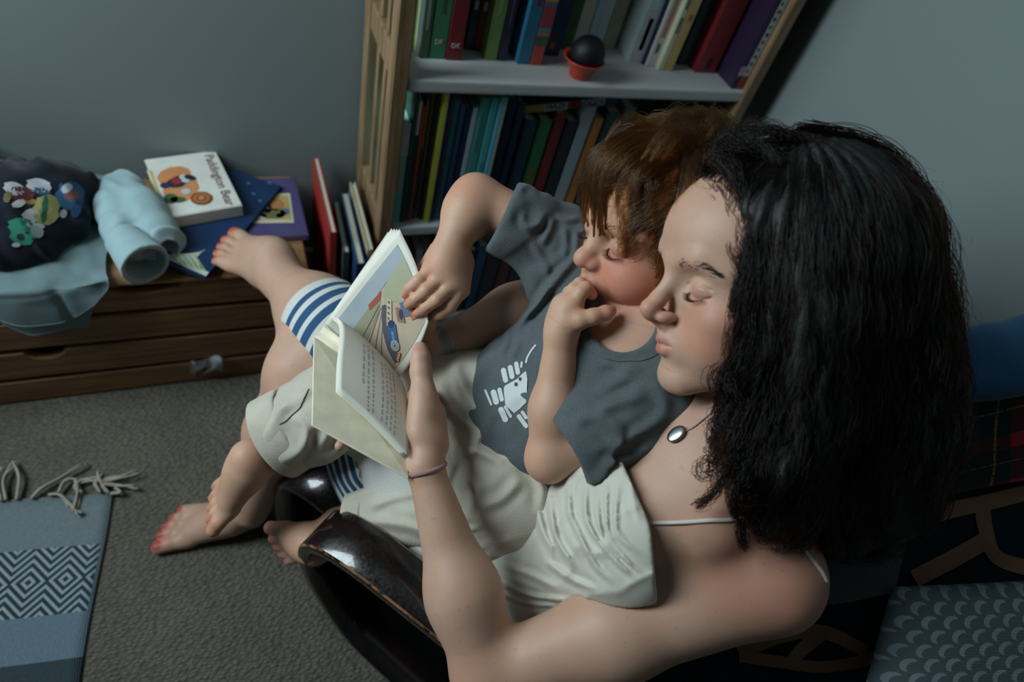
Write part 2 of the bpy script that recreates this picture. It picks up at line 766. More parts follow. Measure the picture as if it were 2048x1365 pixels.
box('gap_shade_sheet', (CX0, CY0 + .040, .010), (CX1 - .016, CY0 + .046, .290), DARK_IN, chest)  # dark sheet added behind the planks, its colour stands for the shade inside
# the scrap of white cloth sticking out of a finger hole
wv, wf = [], []
g = empty('cloth_scrap', at_y(412, 727, CY0 - .004), 'small crumpled white cloth poking out of the chest front, low down', 'cloth')
nn = 14
pts_ = []
for i in range(nn):
    for j in range(6):
        u, v = i / (nn - 1), j / 5
        p = at_y(380 + 66 * u, 716 + 30 * v + 6 * math.sin(u * 6), CY0 - .006 - .006 * math.sin(u * 7 + v * 3) - .004 * math.sin(v * 6))
        pts_.append(p)
bm = bmesh.new()
vv = [bm.verts.new(p) for p in pts_]
for i in range(nn - 1):
    for j in range(5):
        bm.faces.new((vv[i * 6 + j], vv[i * 6 + j + 1], vv[i * 6 + 7 + j], vv[i * 6 + 6 + j]))
bmesh.ops.solidify(bm, geom=bm.faces[:], thickness=.0015)
from_bm('cloth', bm, cloth_mat('white_rag', (228, 234, 240)), g, True)


# ------------------------------------------------------------------ books
PAGE = simple_mat('page_edge', (206, 198, 178), 0.9, .10, 300)
_bm = {}


def text_mesh(body, size, mat, parent, spacing=1.0, align='CENTER'):
    cu = bpy.data.curves.new('lettering', 'FONT')
    cu.body, cu.size, cu.align_x, cu.align_y, cu.extrude, cu.space_character = body, size, align, 'CENTER' if align == 'CENTER' else 'BOTTOM_BASELINE', .0003, spacing
    cu.resolution_u = 3
    tmp = bpy.data.objects.new('tmp_text', cu)
    COL.objects.link(tmp)
    bpy.context.view_layer.update()
    me = bpy.data.meshes.new_from_object(tmp.evaluated_get(bpy.context.evaluated_depsgraph_get()))
    me.name = 'lettering'
    me.materials.clear()
    bpy.data.objects.remove(tmp)
    bpy.data.curves.remove(cu)
    o = link_mesh('lettering', me, mat)
    o.parent = parent
    return o


def cover_mat(rgb, rough=0.45):
    k = (tuple(rgb), rough)
    if k not in _bm:
        g_ = sum(rgb) / 3
        _bm[k] = simple_mat('book_cover', tuple(g_ + (c - g_) * .78 for c in rgb), rough, .08, 30)
    return _bm[k]


def book_at(name, mtx, w, h, t, rgb, label, group=None, marks=(), text=None, rough=.45, pages=None):
    """closed book: x thickness, y depth (spine at y=0), z height; mtx puts it in the room"""
    e = empty(name, (0, 0, 0), label, 'book', group)
    e.matrix_basis = mtx
    cm = cover_mat(rgb, rough)
    ct = min(.0022, t * .25)
    bm = bmesh.new()
    box_bm(bm, (0, 0, 0), (ct, w, h))
    box_bm(bm, (t - ct, 0, 0), (t, w, h))
    box_bm(bm, (ct * .5, 0, 0), (t - ct * .5, ct, h))
    bmesh.ops.bevel(bm, geom=[ed for ed in bm.edges if abs(ed.verts[0].co.y) < 1e-6 and abs(ed.verts[1].co.y) < 1e-6 and abs(ed.verts[0].co.x - ed.verts[1].co.x) < 1e-6 and (ed.verts[0].co.x < 1e-6 or ed.verts[0].co.x > t - 1e-6)],
                    offset=min(.002, t * .3), segments=2, affect='EDGES')
    from_bm('cover', bm, cm, e, local=True)
    box('page_block', (ct, ct, .003), (t - ct, w - .003, h - .003), pages or PAGE, e, local=True)
    for z0, z1, x0, x1, mrgb in marks:            # printed bands and lettering blocks on the spine
        box('spine_print', (t * x0, -.0004, h * z0), (t * x1, .0003, h * z1), cover_mat(mrgb), e, local=True)
    if text:
        s, zc, sz, trgb, vert = text
        o = text_mesh(s, sz, cover_mat(trgb), e)
        o.location = (t * .5, -.0006, h * zc)
        o.rotation_euler = (math.pi / 2, math.pi / 2 if vert else 0, 0)
    return e


# ------------------------------------------------------------------ the bookcase
PINE = wood_mat('pine', (112, 88, 62), (160, 130, 96), (14, 14, 1.2), 6.0, 0.45)
WHITE = simple_mat('white_shelf', (200, 200, 200), 0.45, .03, 8)
BX0, BX1, BY0, BY1 = .243, .964, .930, 1.155
case = empty('bookcase', ((BX0 + BX1) / 2, (BY0 + BY1) / 2, 0), 'open pine bookcase with white shelves full of books', 'bookcase')
PW, PD = .027, .034
for x in (BX0, BX1 - PW):
    box('post', (x, BY0, 0), (x + PW, BY0 + PD, 1.30), PINE, case, .003)
    box('post', (x, BY1 - PD, 0), (x + PW, BY1, 1.30), PINE, case, .003)
    for z0, z1 in ((.30, .352), (.640, .688), (1.0, 1.05), (.02, .07), (1.25, 1.295)):
        box('rail', (x + .004, BY0 + PD, z0), (x + PW - .004, BY1 - PD, z1), PINE, case, .002)
    for z0, z1 in ((.352, .640), (.688, 1.0), (.07, .30), (1.05, 1.25)):
        for k in (1, 2):
            yc = BY0 + PD + (BY1 - BY0 - 2 * PD) * k / 3
            box('slat', (x + .008, yc - .008, z0), (x + PW - .008, yc + .008, z1), PINE, case, .0015)
SHZ = [.055, .345, .655, 1.02]
for z in SHZ:
    box('shelf', (BX0 + PW + .001, BY0 + .004, z - .024), (BX1 - PW + .012, BY1 - .004, z), WHITE, case, .006, segs=3)
box('back_board', (BX0 + PW + .001, BY1 - .004, .03), (BX1 - PW, BY1 + .002, 1.28), simple_mat('back_board', (70, 62, 55), .8), case)


def stand(px0, px1, py, z, h, depth, rgb, label, group, rot=0.0, **kw):
    """a book standing on a shelf, its spine foot seen between pixels px0 and px1 of row py"""
    a, b_ = at_z(px0, py, z), at_z(px1, py, z)
    y = (a[1] + b_[1]) / 2
    t = abs(b_[0] - a[0]) * .97
    depth = min(depth, BY1 - .006 - y)
    return book_at('book', Matrix.Translation((a[0] + .0004, y, z + .0003)) @ Matrix.Rotation(rot, 4, 'Y'), depth, h, t, rgb, label, group, **kw)


G1 = 'books on the upper white shelf'
W_ = (200, 204, 206)
top_books = [
    (829, 838, 113, .26, .16, (150, 170, 100), 'pale green book first in the row, against the bookcase side', dict(marks=[(0, .55, 0, 1, (190, 200, 205))])),
    (838, 856, 117, .24, .15, (52, 84, 58), 'thin dark green book between the pale green and bright green ones', dict(marks=[(.2, .9, .35, .65, (120, 140, 120))])),
    (857, 890, 118, .25, .15, (42, 110, 72), 'thick green reference book with white initials at its foot', dict(text=('DK', .115, .011, (200, 190, 195), False), marks=[(.62, .95, .35, .7, (170, 140, 50)), (.3, .55, .4, .62, (60, 90, 62))])),
    (891, 922, 121, .25, .15, (116, 22, 26), 'thick red reference book beside the green one, white initials', dict(text=('DK', .10, .011, (210, 205, 200), False), marks=[(.60, .95, .35, .7, (180, 140, 50))])),
    (929, 946, 100, .21, .12, (14, 42, 66), 'thin navy book set back beside the thick red one', dict(marks=[(.33, .40, .3, .7, (170, 180, 190)), (.5, .9, .4, .6, (90, 110, 130))])),
    (947, 962, 103, .21, .12, (110, 26, 22), 'thin red book set back beside the thin navy one', dict(marks=[(.33, .40, .3, .7, (180, 180, 190)), (.5, .9, .4, .6, (150, 90, 70))])),
    (969, 993, 120, .22, .14, (104, 146, 66), 'lime green book beside the thin red one', dict(marks=[(.35, .6, .35, .65, (140, 180, 110))])),
    (994, 1012, 122, .21, .14, (44, 38, 62), 'dark purple book leaning on the lime green one', dict(marks=[(.3, .65, .4, .6, (90, 90, 110))])),
    (1033, 1059, 129, .23, .14, (36, 112, 150), 'sky blue book with pale pages beside the striped one', dict(marks=[(.44, .52, .4, .75, (140, 60, 70))])),
    (1060, 1082, 131, .125, .11, (190, 66, 46), 'short book with red, pink and teal bands on the spine', dict(marks=[(.88, .95, 0, 1, (220, 150, 70)), (.82, .88, 0, 1, (90, 120, 150)), (.54, .82, .0, 1, (190, 70, 90)), (.46, .53, 0, 1, (80, 160, 170)), (.42, .46, 0, 1, (210, 130, 60)), (.28, .41, 0, 1, (60, 120, 90))])),
    (1084, 1117, 112, .25, .12, (12, 44, 80), 'wide navy book behind the short banded one', dict(marks=[(.05, .1, .3, .6, (170, 90, 60)), (.5, .9, .35, .65, (50, 80, 110))])),
    (1119, 1140, 100, .23, .10, (36, 80, 36), 'dark green book above the little red bowl', {}),
    (1141, 1166, 99, .23, .10, (176, 166, 148), 'beige book between the dark green and pale blue ones', dict(marks=[(.4, .8, .35, .65, (110, 110, 100))])),
    (1167, 1200, 101, .24, .10, (146, 178, 190), 'thick pale blue book behind the red bowl', dict(marks=[(.1, .45, .4, .8, (190, 200, 205)), (.48, .56, .5, .8, (60, 80, 90))])),
    (1201, 1228, 98, .23, .10, (150, 142, 118), 'khaki book right after the thick pale blue one', {}),
    (1257, 1284, 125, .24, .14, (172, 192, 204), 'white and pale blue book with grey smudged spine', dict(marks=[(.62, .8, 0, .6, (50, 70, 80)), (.0, .42, 0, 1, (205, 205, 208)), (.1, .35, .35, .65, (120, 130, 130))])),
    (1285, 1292, 130, .23, .13, (16, 40, 76), 'very thin navy book among the pale ones', {}),
    (1292, 1311, 134, .23, .13, (196, 184, 178), 'cream book with pink lettering beside the very thin navy one', dict(marks=[(.12, .2, .3, .6, (90, 100, 110)), (.25, .55, .3, .7, (200, 130, 120)), (.7, .78, .4, .7, (60, 60, 66))])),
    (1315, 1326, 141, .24, .13, (200, 200, 158), 'pale yellow book with dark lettering', dict(marks=[(.3, .42, .3, .7, (100, 120, 130)), (.48, .6, .3, .7, (90, 110, 130))])),
    (1327, 1344, 142, .24, .13, (206, 160, 84), 'orange yellow book, last of the pale ones', dict(marks=[(.4, .45, .3, .7, (190, 110, 60)), (.7, .76, .4, .7, (110, 100, 90))])),
    (1354, 1374, 130, .24, .12, (20, 56, 62), 'dark teal book in shadow left of the big red one', {}),
    (1389, 1428, 146, .26, .15, (132, 28, 30), 'thick plain red book near the end of the row', dict(marks=[(.03, .12, .4, .62, (40, 26, 30))])),
]
for x0, x1, py, h, dp, rgb, lab, kw in top_books:
    stand(x0, x1, py, SHZ[2], h, dp, tuple(min(225, c * 1.15 + 4) for c in rgb), lab, G1, **kw)
# the big dark purple book at the end, lettered spine
t_ = .026
e = book_at('book', Matrix.Translation((BX1 - PW - .0275, BY0 + .012, SHZ[2] + .0003)), .17, .27, t_, (44, 26, 62), 'large purple book with white lettered spine, last in the row', G1,
            marks=[(.10, .99, .45, .98, (196, 204, 206)), (.0, .095, .45, 1, (176, 50, 56)), (.10, .17, .02, .42, (190, 150, 160))])
for k in range(16):
    zz = .13 + .052 * k
    box('spine_print', (t_ * .52, -.0009, .27 * zz), (t_ * (.66 + .12 * (k % 3) / 2), -.0004, .27 * (zz + .022)), cover_mat([(160, 40, 50), (30, 60, 110), (30, 100, 60), (40, 40, 60)][k % 4]), e, local=True)

# lower shelf: tall picture books, spines out, some sticking up
G2 = 'picture books on the lower white shelf'
z2 = SHZ[1]
lower = [
    (.273, .016, .22, .020, (60, 170, 215), 'bright sky blue book with white top, first on the lower shelf', dict(marks=[(.70, 1, 0, 1, (200, 208, 214)), (.35, .68, .2, .7, (190, 200, 160))])),
    (.2895, .008, .27, .018, (26, 60, 50), 'slim bottle green book behind the sky blue one', {}),
    (.298, .007, .26, .022, (196, 178, 150), 'slim beige picture book beside the bottle green one', dict(marks=[(0, .75, 0, 1, (46, 78, 80))])),
    (.3055, .005, .25, .020, (150, 50, 30), 'slim rust red picture book', {}),
    (.311, .009, .275, .026, (24, 42, 62), 'navy picture book right of the rust red one', dict(marks=[(.6, .95, .2, .6, (170, 140, 50))])),
    (.3205, .007, .275, .030, (90, 64, 40), 'brown picture book left of the yellow green one', {}),
    (.328, .008, .28, .026, (20, 40, 60), 'dark blue picture book pressed to the brown one', {}),
    (.3365, .012, .285, .014, (148, 158, 40), 'large yellow green picture book', dict(marks=[(0, 1, .75, 1, (40, 60, 90))])),
    (.352, .006, .27, .020, (38, 46, 96), 'slim violet blue picture book right of the yellow green one', dict(marks=[(.1, .9, .3, .6, (150, 70, 50))])),
    (.359, .012, .262, .024, (34, 92, 106), 'teal picture book right of the violet blue one', {}),
    (.372, .011, .255, .024, (34, 70, 110), 'mid blue picture book right of the teal one', dict(marks=[(.0, .12, 0, 1, (130, 40, 50))])),
    (.384, .011, .25, .024, (26, 34, 70), 'indigo picture book in the middle of the lower shelf', dict(marks=[(.05, .2, 0, 1, (120, 50, 60))])),
    (.396, .010, .25, .022, (120, 136, 140), 'grey picture book beside the indigo one', {}),
    (.407, .017, .27, .020, (40, 112, 108), 'thick sea green picture book', dict(marks=[(.6, .9, .3, .6, (60, 140, 140)), (0, .08, 0, 1, (150, 120, 60))])),
    (.425, .014, .272, .018, (44, 122, 128), 'turquoise picture book right of the sea green one', dict(marks=[(.1, .5, .3, .6, (90, 150, 150))])),
    (.440, .013, .275, .016, (60, 128, 150), 'pale blue picture book with a cream edge', dict(marks=[(0, 1, .72, 1, (190, 180, 140))])),
    (.462, .018, .265, .030, (18, 30, 52), 'black blue picture book under the lying long book', {}),
    (.484, .016, .255, .034, (20, 44, 70), 'dark blue book second under the lying long book', {}),
    (.506, .026, .22, .034, (24, 52, 66), 'slate blue book left of the leafy green one', {}),
    (.536, .026, .22, .034, (30, 92, 56), 'leafy green book under the lying long book', dict(marks=[(.2, .5, .2, .7, (130, 120, 50))])),
    (.566, .022, .235, .034, (96, 24, 30), 'dark red book right of the leafy green one', {}),
    (.592, .024, .22, .034, (22, 32, 40), 'black book right of the dark red one', {}),
    (.620, .026, .25, .034, (110, 124, 130), 'grey book right of the black one, behind hair', {}),
    (.650, .020, .225, .034, (160, 84, 30), 'orange book behind the child\'s brown hair', {}),
    (.674, .030, .24, .034, (30, 44, 50), 'charcoal book behind the child\'s head', {}),
    (.708, .026, .25, .034, (60, 70, 80), 'slate grey book near the right end of the lower shelf', {}),
]
for x, t, h, rec, rgb, lab, kw in lower:
    book_at('book', Matrix.Translation((x, BY0 + rec, z2 + .0003)), min(.185, BY1 - .008 - BY0 - rec), h, t * .96, tuple(min(225, c * 1.45 + 8) for c in rgb), lab, G2, **kw)
# the long book lying across their tops, lettered spine
p0, p1 = at_y(1046, 218, BY0 + .045), at_y(1236, 199, BY0 + .045)
lv = unit(p1 - p0)
L_ = np.linalg.norm(p1 - p0)
zv = unit(np.array([0, 0, 1.0]) - lv * lv[2])
M3 = np.eye(4)
M3[:3, 0], M3[:3, 1], M3[:3, 2], M3[:3, 3] = -zv, np.cross(lv, -zv) * 1.0, lv, p0 + zv * .008
if M3[1, 1] < 0:
    M3[:3, 0] *= -1
    M3[:3, 1] *= -1
    M3[:3, 3] = p0 - zv * .010
e = book_at('book', Matrix(M3.tolist()), .15, L_, .019, (28, 58, 100), 'long book lying on top of the lower row, coloured block letters on its spine', G2,
            marks=[(0, .22, .1, .9, (196, 150, 56)), (.22, .46, .12, .95, (196, 200, 204)), (.46, .60, .1, .9, (176, 60, 44)), (.60, .86, .1, .9, (190, 204, 210))])
for s, zc, rgb in (('MAZE', .34, (150, 40, 60)), ('&', .53, (120, 30, 30)), ('DOODLE', .73, (30, 70, 130))):
    o = text_mesh(s, .0155, cover_mat(rgb), e)
    o.location = (.0095, -.0010, L_ * zc)
    ex = Vector((0, 0, 1))
    # letters run along the book, upright in the room
    up = Vector((-1, 0, 0)) if M3[2, 0] < 0 else Vector((1, 0, 0))
    nrm = Vector((0, -1, 0))
    if ex.cross(up).dot(nrm) < 0:
        up = -up
    mm = Matrix((ex, up, nrm)).transposed().to_4x4()
    o.rotation_euler = mm.to_euler()

# bottom shelf, seen through the gap above the arm
G3 = 'books on the bottom shelf'
bot = [(.30, .030, .2, (40, 44, 50), 'dark grey book first on the bottom shelf'), (.332, .016, .21, (120, 126, 128), 'pale grey book on the bottom shelf'),
       (.350, .030, .2, (34, 70, 52), 'green book on the bottom shelf beside the pale grey one'), (.382, .026, .22, (60, 100, 60), 'leaf green book on the bottom shelf'),
       (.410, .026, .2, (110, 70, 40), 'brown book on the bottom shelf'), (.438, .030, .2, (18, 34, 46), 'black blue book on the bottom shelf'),
       (.470, .024, .21, (24, 60, 92), 'blue book on the bottom shelf seen under the sleeve'), (.496, .034, .2, (40, 40, 48), 'charcoal book right of the blue one on the bottom shelf'),
       (.532, .03, .21, (70, 40, 40), 'maroon book on the bottom shelf'), (.564, .03, .2, (30, 50, 60), 'dark teal book on the bottom shelf')]
for x, t, h, rgb, lab in bot:
    book_at('book', Matrix.Translation((x, BY0 + .02, SHZ[0] + .0003)), .18, h, t * .96, tuple(min(225, c * 1.4 + 8) for c in rgb), lab, G3)

# little red bowl with the dark ball
RED = simple_mat('red_plastic', (196, 62, 36), .35, .05)
bc = at_z(1157, 152, SHZ[2]) + np.array([0, 0, .001])
bowl = empty('red_bowl', bc, 'small red funnel shaped bowl standing on the upper shelf', 'bowl')
prof = [(.0, .002), (.017, .002), (.0175, 0), (.019, .002), (.021, .012), (.030, .026), (.036, .031), (.0375, .033), (.0355, .0345), (.029, .029), (.020, .015), (.016, .006), (.0, .005)]
vs, fs = [], []
N_ = 32
for r, z in prof:
    for k in range(N_):
        a = 2 * math.pi * k / N_
        vs.append((bc[0] + r * math.cos(a), bc[1] + r * math.sin(a), bc[2] + z))
for i in range(len(prof) - 1):
    for k in range(N_):
        fs.append((i * N_ + k, i * N_ + (k + 1) % N_, (i + 1) * N_ + (k + 1) % N_, (i + 1) * N_ + k))
mesh_obj('bowl_body', vs, fs, RED, bowl, True)
ball = Un([(Ell(bc + np.array([.001, 0, .0405]), (.0285, .028, .0280)), .0), (Ell(bc + np.array([.006, -.003, .045]), .0255), .01)])
o = sdf_obj('dark_ball', ball, .002, simple_mat('dark_rubber', (15, 16, 18), .55, .2, 60, .2), None)
tag(o, 'dark round ball sitting in the small red bowl', 'ball')

# ------------------------------------------------------------------ books standing in the gap between chest and bookcase
G4 = 'books standing between chest and bookcase'


def gap_book(far, near, zt, t, h, rgb, label, **kw):
    a, b_ = at_z(*far, zt), at_z(*near, zt)
    a[1] = min(a[1], YB - .016)
    y = unit((a - b_) * np.array([1, 1, 0]))
    x = np.array([y[1], -y[0], 0])
    M = np.eye(4)
    M[:3, 0], M[:3, 1], M[:3, 2], M[:3, 3] = x, y, (0, 0, 1), (b_[0] - t / 2, b_[1], zt - h)
    return book_at('book', Matrix(M.tolist()), np.linalg.norm((a - b_)[:2]), h, t, rgb, label, G4, **kw)


gap_book((629, 307), (667, 466), .352, .013, .350, (186, 40, 34), 'tall red book standing upright at the end of the chest')
gap_book((672, 400), (693, 505), .315, .012, .312, (70, 76, 82), 'slim grey book standing right of the tall red one')
gap_book((689, 384), (722, 528), .322, .016, .320, (24, 70, 120), 'blue book standing in the gap beside the bookcase')
gap_book((705, 364), (741, 500), .330, .011, .328, (196, 180, 146), 'cream book standing nearest the bookcase side')
book_at('book', Matrix.Translation((.157, .808, .0003)), .115, .235, .014, (30, 66, 52), 'dark green book low in front of the tall red one', G4, marks=[(.3, .9, .4, .8, (60, 90, 76))])

# ------------------------------------------------------------------ books lying on the chest


def flat_book(c00, c10, c01, z, t, rgb, label, name='book', pages=None, round_=0):
    """lying book; c00->c10 one edge, c00->c01 the other (room x,y), spine along c00->c01"""
    a, b_, c = [np.array([q[0], q[1], 0.0]) for q in (c00, c10, c01)]
    y = unit(b_ - a)
    zz = c - a
    zz = unit(zz - y * (zz @ y))
    w, h = np.linalg.norm(b_ - a), abs((c - a) @ zz)
    x = np.cross(y, zz)
    off = np.array([0, 0, z])
    M = np.eye(4)
    if x[2] < 0:                              # keep the book's thickness going up
        a = a + zz * h
        zz = -zz
        x = -x
    M[:3, 0], M[:3, 1], M[:3, 2], M[:3, 3] = x, y, zz, a + off
    e = book_at(name, Matrix(M.tolist()), w, h, t, rgb, label, pages=pages)
    return e, M, w, h, t


def cover_patch(parent, M, t, pts, rgb, name='cover_print', lift=.0004):
    """flat print on the upper cover, given by room x,y corners"""
    z = (M[:3, 0] * t + M[:3, 3])[2] + lift
    return mesh_obj(name, [(p[0], p[1], z) for p in pts], [tuple(range(len(pts)))], cover_mat(rgb), parent)


def blob(cx, cy, rx, ry, n=20, rot=0.0, z=.34, jag=0.0):
    out = []
    for k in range(n):
        a = 2 * math.pi * k / n
        r = 1 + jag * math.sin(k * 2.4)
        dx, dy = rx * r * math.cos(a), ry * r * math.sin(a)
        out.append(at_z(cx + dx * math.cos(rot) - dy * math.sin(rot), cy + dx * math.sin(rot) + dy * math.cos(rot), z)[:2])
    return out


zt = CZ + .0005
pe, pM, pw, ph, pt = flat_book((.118, .955), (-.04, .952), (.126, 1.128), zt, .012, (78, 66, 120), 'purple picture book with framed cover picture, lowest in the pile on the chest')
zp = zt + pt


def patch_px(e_, M_, t_b, pix, rgb, lift=.0004):
    z = (M_[:3, 0] * t_b + M_[:3, 3])[2]
    return cover_patch(e_, M_, t_b, [at_z(x, y, z)[:2] for x, y in pix], rgb, lift=lift)


patch_px(pe, pM, pt, [(505, 447), (588, 446), (580, 387), (505, 389)], (206, 196, 160))
patch_px(pe, pM, pt, [(511, 441), (583, 440), (576, 392), (511, 393)], (196, 160, 84), .0007)
z_ = zp
for cx, cy, rx, ry, rgb in ((545, 428, 28, 10, (110, 110, 60)), (552, 410, 16, 12, (190, 120, 60)), (570, 424, 10, 7, (90, 110, 140)), (535, 418, 9, 9, (130, 130, 150)), (525, 434, 9, 6, (190, 190, 190)), (560, 432, 8, 5, (60, 90, 130))):
    cover_patch(pe, pM, pt, blob(cx, cy, rx, ry, 14, 0, z_), rgb, lift=.0009)
be, bM, bw, bh, bt = flat_book((.084, 1.092), (-.064, .856), (-.075, 1.19 - .02), zp + .0005, .008, (14, 50, 96), 'large dark blue picture book lying under the white one, under the toes')
zb = zp + .0005 + bt
patch_px(be, bM, bt, [(322, 513), (345, 508), (372, 508), (396, 505), (411, 500), (400, 508), (394, 515), (398, 526), (402, 538), (418, 545), (412, 553)], (196, 204, 184))
for k in range(6):
    x = 340 + k * 12
    patch_px(be, bM, bt, [(x, 510), (x + 3, 510), (x + 24, 530 + k * 3), (x + 18, 528 + k * 3)] if k < 5 else [(398, 507), (401, 506), (411, 500), (408, 500)], (150, 180, 110), .0007)
for cx, cy in ((497, 367), (539, 366), (520, 402), (507, 388)):
    cover_patch(be, bM, bt, blob(cx, cy, 4, 2.5, 8, .3, zb), (70, 110, 150))
WB = simple_mat('board_pages', (150, 154, 150), .7, .15, 90)
c00, c10, c01 = at_z(484, 411, zb + .026)[:2], at_z(430, 302, zb + .026)[:2], at_z(340, 447, zb + .026)[:2]
we, wM, ww, wh, wt = flat_book(c00, c10, c01, zb + .0005, .026, (222, 220, 208), 'thick white board book with orange picture on top of the pile', pages=WB)
zw = zb + .0005 + wt
for cx, cy, rx, ry, rot, rgb, lf in ((348, 352, 34, 18, -.2, (222, 134, 70), .0004), (362, 378, 36, 26, -.2, (222, 140, 76), .0004), (342, 398, 14, 10, 0, (60, 100, 60), .0008), (356, 400, 16, 6, 0, (70, 104, 64), .0008),
                                     (352, 368, 20, 8, -.1, (40, 44, 70), .0009), (353, 363, 10, 7, 0, (170, 40, 40), .0012), (370, 358, 12, 8, .2, (196, 200, 204), .0012), (380, 356, 12, 5, .2, (40, 36, 40), .0014), (372, 384, 10, 6, 0, (190, 196, 200), .0012), (330, 372, 10, 6, 0, (40, 50, 90), .0012),
                                     (403, 398, 22, 13, -.05, (150, 70, 30), .0016), (403, 398, 17, 10, -.05, (190, 110, 50), .0019), (403, 398, 11, 6.5, -.05, (150, 74, 34), .0021), (403, 398, 6, 4, -.05, (206, 140, 70), .0023)):
    cover_patch(we, wM, wt, blob(cx, cy, rx, ry, 26, rot, zw, .03), rgb, lift=lf)
patch_px(we, wM, wt, [(297, 341), (304, 342), (330, 414), (324, 412)], (214, 184, 90), .0004)
# cover lettering runs down the right side
tA, tB = at_z(408, 311, zw), at_z(453, 412, zw)
o = text_mesh('Paddington Bear', .0235, cover_mat((110, 50, 40)), we, 1.0, 'LEFT')
ex = Vector(unit(tB - tA))
ez = Vector((0, 0, 1))
ey = ez.cross(ex)
Lw = np.linalg.norm(tB - tA)
mm = Matrix((ex, ey, ez)).transposed().to_4x4()
mm.translation = Vector((tA[0], tA[1], zw + .0006))
mm = mm @ Matrix.Diagonal((Lw / max(max(v.co.x for v in o.data.vertices), 1e-4), 1, 1, 1))
o.matrix_parent_inverse = we.matrix_basis.inverted()
o.matrix_basis = mm


# ------------------------------------------------------------------ the woven rug
def rug_mat():
    m, nt, ns, ln, b = new_mat('grey_woven_rug')
    tc = nd(ns, 'ShaderNodeUVMap').outputs[0]
    sp = nd(ns, 'ShaderNodeSeparateXYZ')
    ln.new(tc, sp.inputs[0])
    u, v = sp.outputs[0], sp.outputs[1]           # metres from the right edge, metres from the fringe edge
    per = .052
    uu = mth(ns, ln, 'ABSOLUTE', mth(ns, ln, 'SUBTRACT', mth(ns, ln, 'FRACT', mth(ns, ln, 'ADD', mth(ns, ln, 'DIVIDE', u, per), .10)), .5))
    uu = mth(ns, ln, 'SUBTRACT', .5, uu)
    vv = mth(ns, ln, 'ABSOLUTE', mth(ns, ln, 'DIVIDE', mth(ns, ln, 'SUBTRACT', v, .148), per * 1.05))
    a = mth(ns, ln, 'ADD', uu, vv)
    st = mth(ns, ln, 'GREATER_THAN', mth(ns, ln, 'FRACT', mth(ns, ln, 'ADD', mth(ns, ln, 'MULTIPLY', a, 4.0), .15)), .55)
    light, dark = lin((150, 166, 172)), lin((56, 66, 72))
    fib = noise(ns, ln, 260, 3)
    pat = mixer(ns, ln, st, dark, light)
    band = mth(ns, ln, 'MULTIPLY', mth(ns, ln, 'GREATER_THAN', v, .093), mth(ns, ln, 'LESS_THAN', v, .203))
    edge = mth(ns, ln, 'GREATER_THAN', u, .006)
    plain = lin((118, 130, 134))
    plain2 = lin((108, 126, 138))
    col = mixer(ns, ln, mth(ns, ln, 'GREATER_THAN', v, .15), plain, plain2)
    col = mixer(ns, ln, mth(ns, ln, 'MULTIPLY', band, edge), col, pat)
    col = mixer(ns, ln, mth(ns, ln, 'MULTIPLY', mth(ns, ln, 'GREATER_THAN', v, .272), mth(ns, ln, 'LESS_THAN', v, .52)), col, lin((62, 74, 80)))
    col = mixer(ns, ln, 1.0, col, ramp(ns, ln, fib, [(0.2, .78), (0.8, 1.1)]), 'MULTIPLY')
    ln.new(col, b.inputs['Base Color'])
    b.inputs['Roughness'].default_value = 1.0
    b.inputs['Specular IOR Level'].default_value = .1
    w = nd(ns, 'ShaderNodeTexWave')
    w.inputs['Scale'].default_value = 90
    w.inputs['Distortion'].default_value = .5
    ln.new(tc, w.inputs['Vector'])
    bump(ns, ln, b, mth(ns, ln, 'ADD', w.outputs['Fac'], fib), .4, .0015)
    return m


r0, r1, r2 = at_z(222, 988, .004), at_z(0, 1003, .004), at_z(203, 1365, .004)
ru = unit((r1 - r0) * np.array([1, 1, 0]))
rv = np.array([ru[1], -ru[0], 0])
if rv[1] > 0:
    rv = -rv
rv = unit(rv * .7 + unit(r2 - r0) * .3)
rug = empty('woven_rug', (r0[0], r0[1], 0), 'flat grey woven rug with a dark diamond band and fringed end', 'rug')
NU, NV = 40, 50
vs, fs, uvs = [], [], []
for i in range(NU + 1):
    for j in range(NV + 1):
        u, v = .70 * i / NU, 1.5 * j / NV
        p = r0 + ru * u + rv * v
        wob = .003 * math.sin(v * 14 + 1) * (1 - i / NU)
        vs.append((p[0] + wob * 1.2, p[1], .0045 + .0015 * math.sin(u * 23) * math.sin(v * 17) + (.002 if j == 0 else 0)))
        uvs.append((u, v))
n0 = len(vs)
for i in range(NU):
    for j in range(NV):
        a = i * (NV + 1) + j
        fs.append((a, a + NV + 1, a + NV + 2, a + 1))
bm = bmesh.new()
bv = [bm.verts.new(p) for p in vs]
lay = bm.loops.layers.uv.new('UVMap')
for f_ in fs:
    fc = bm.faces.new([bv[i] for i in f_])
    for l_, i in zip(fc.loops, f_):
        l_[lay].uv = uvs[i]
bmesh.ops.recalc_face_normals(bm, faces=bm.faces)
if bm.faces[:][0].normal.z < 0:
    bmesh.ops.reverse_faces(bm, faces=bm.faces)
bmesh.ops.solidify(bm, geom=bm.faces[:], thickness=.0035)
from_bm('rug_cloth', bm, rug_mat(), rug, True)
YARN = cloth_mat('rug_yarn', (168, 160, 148), .95)
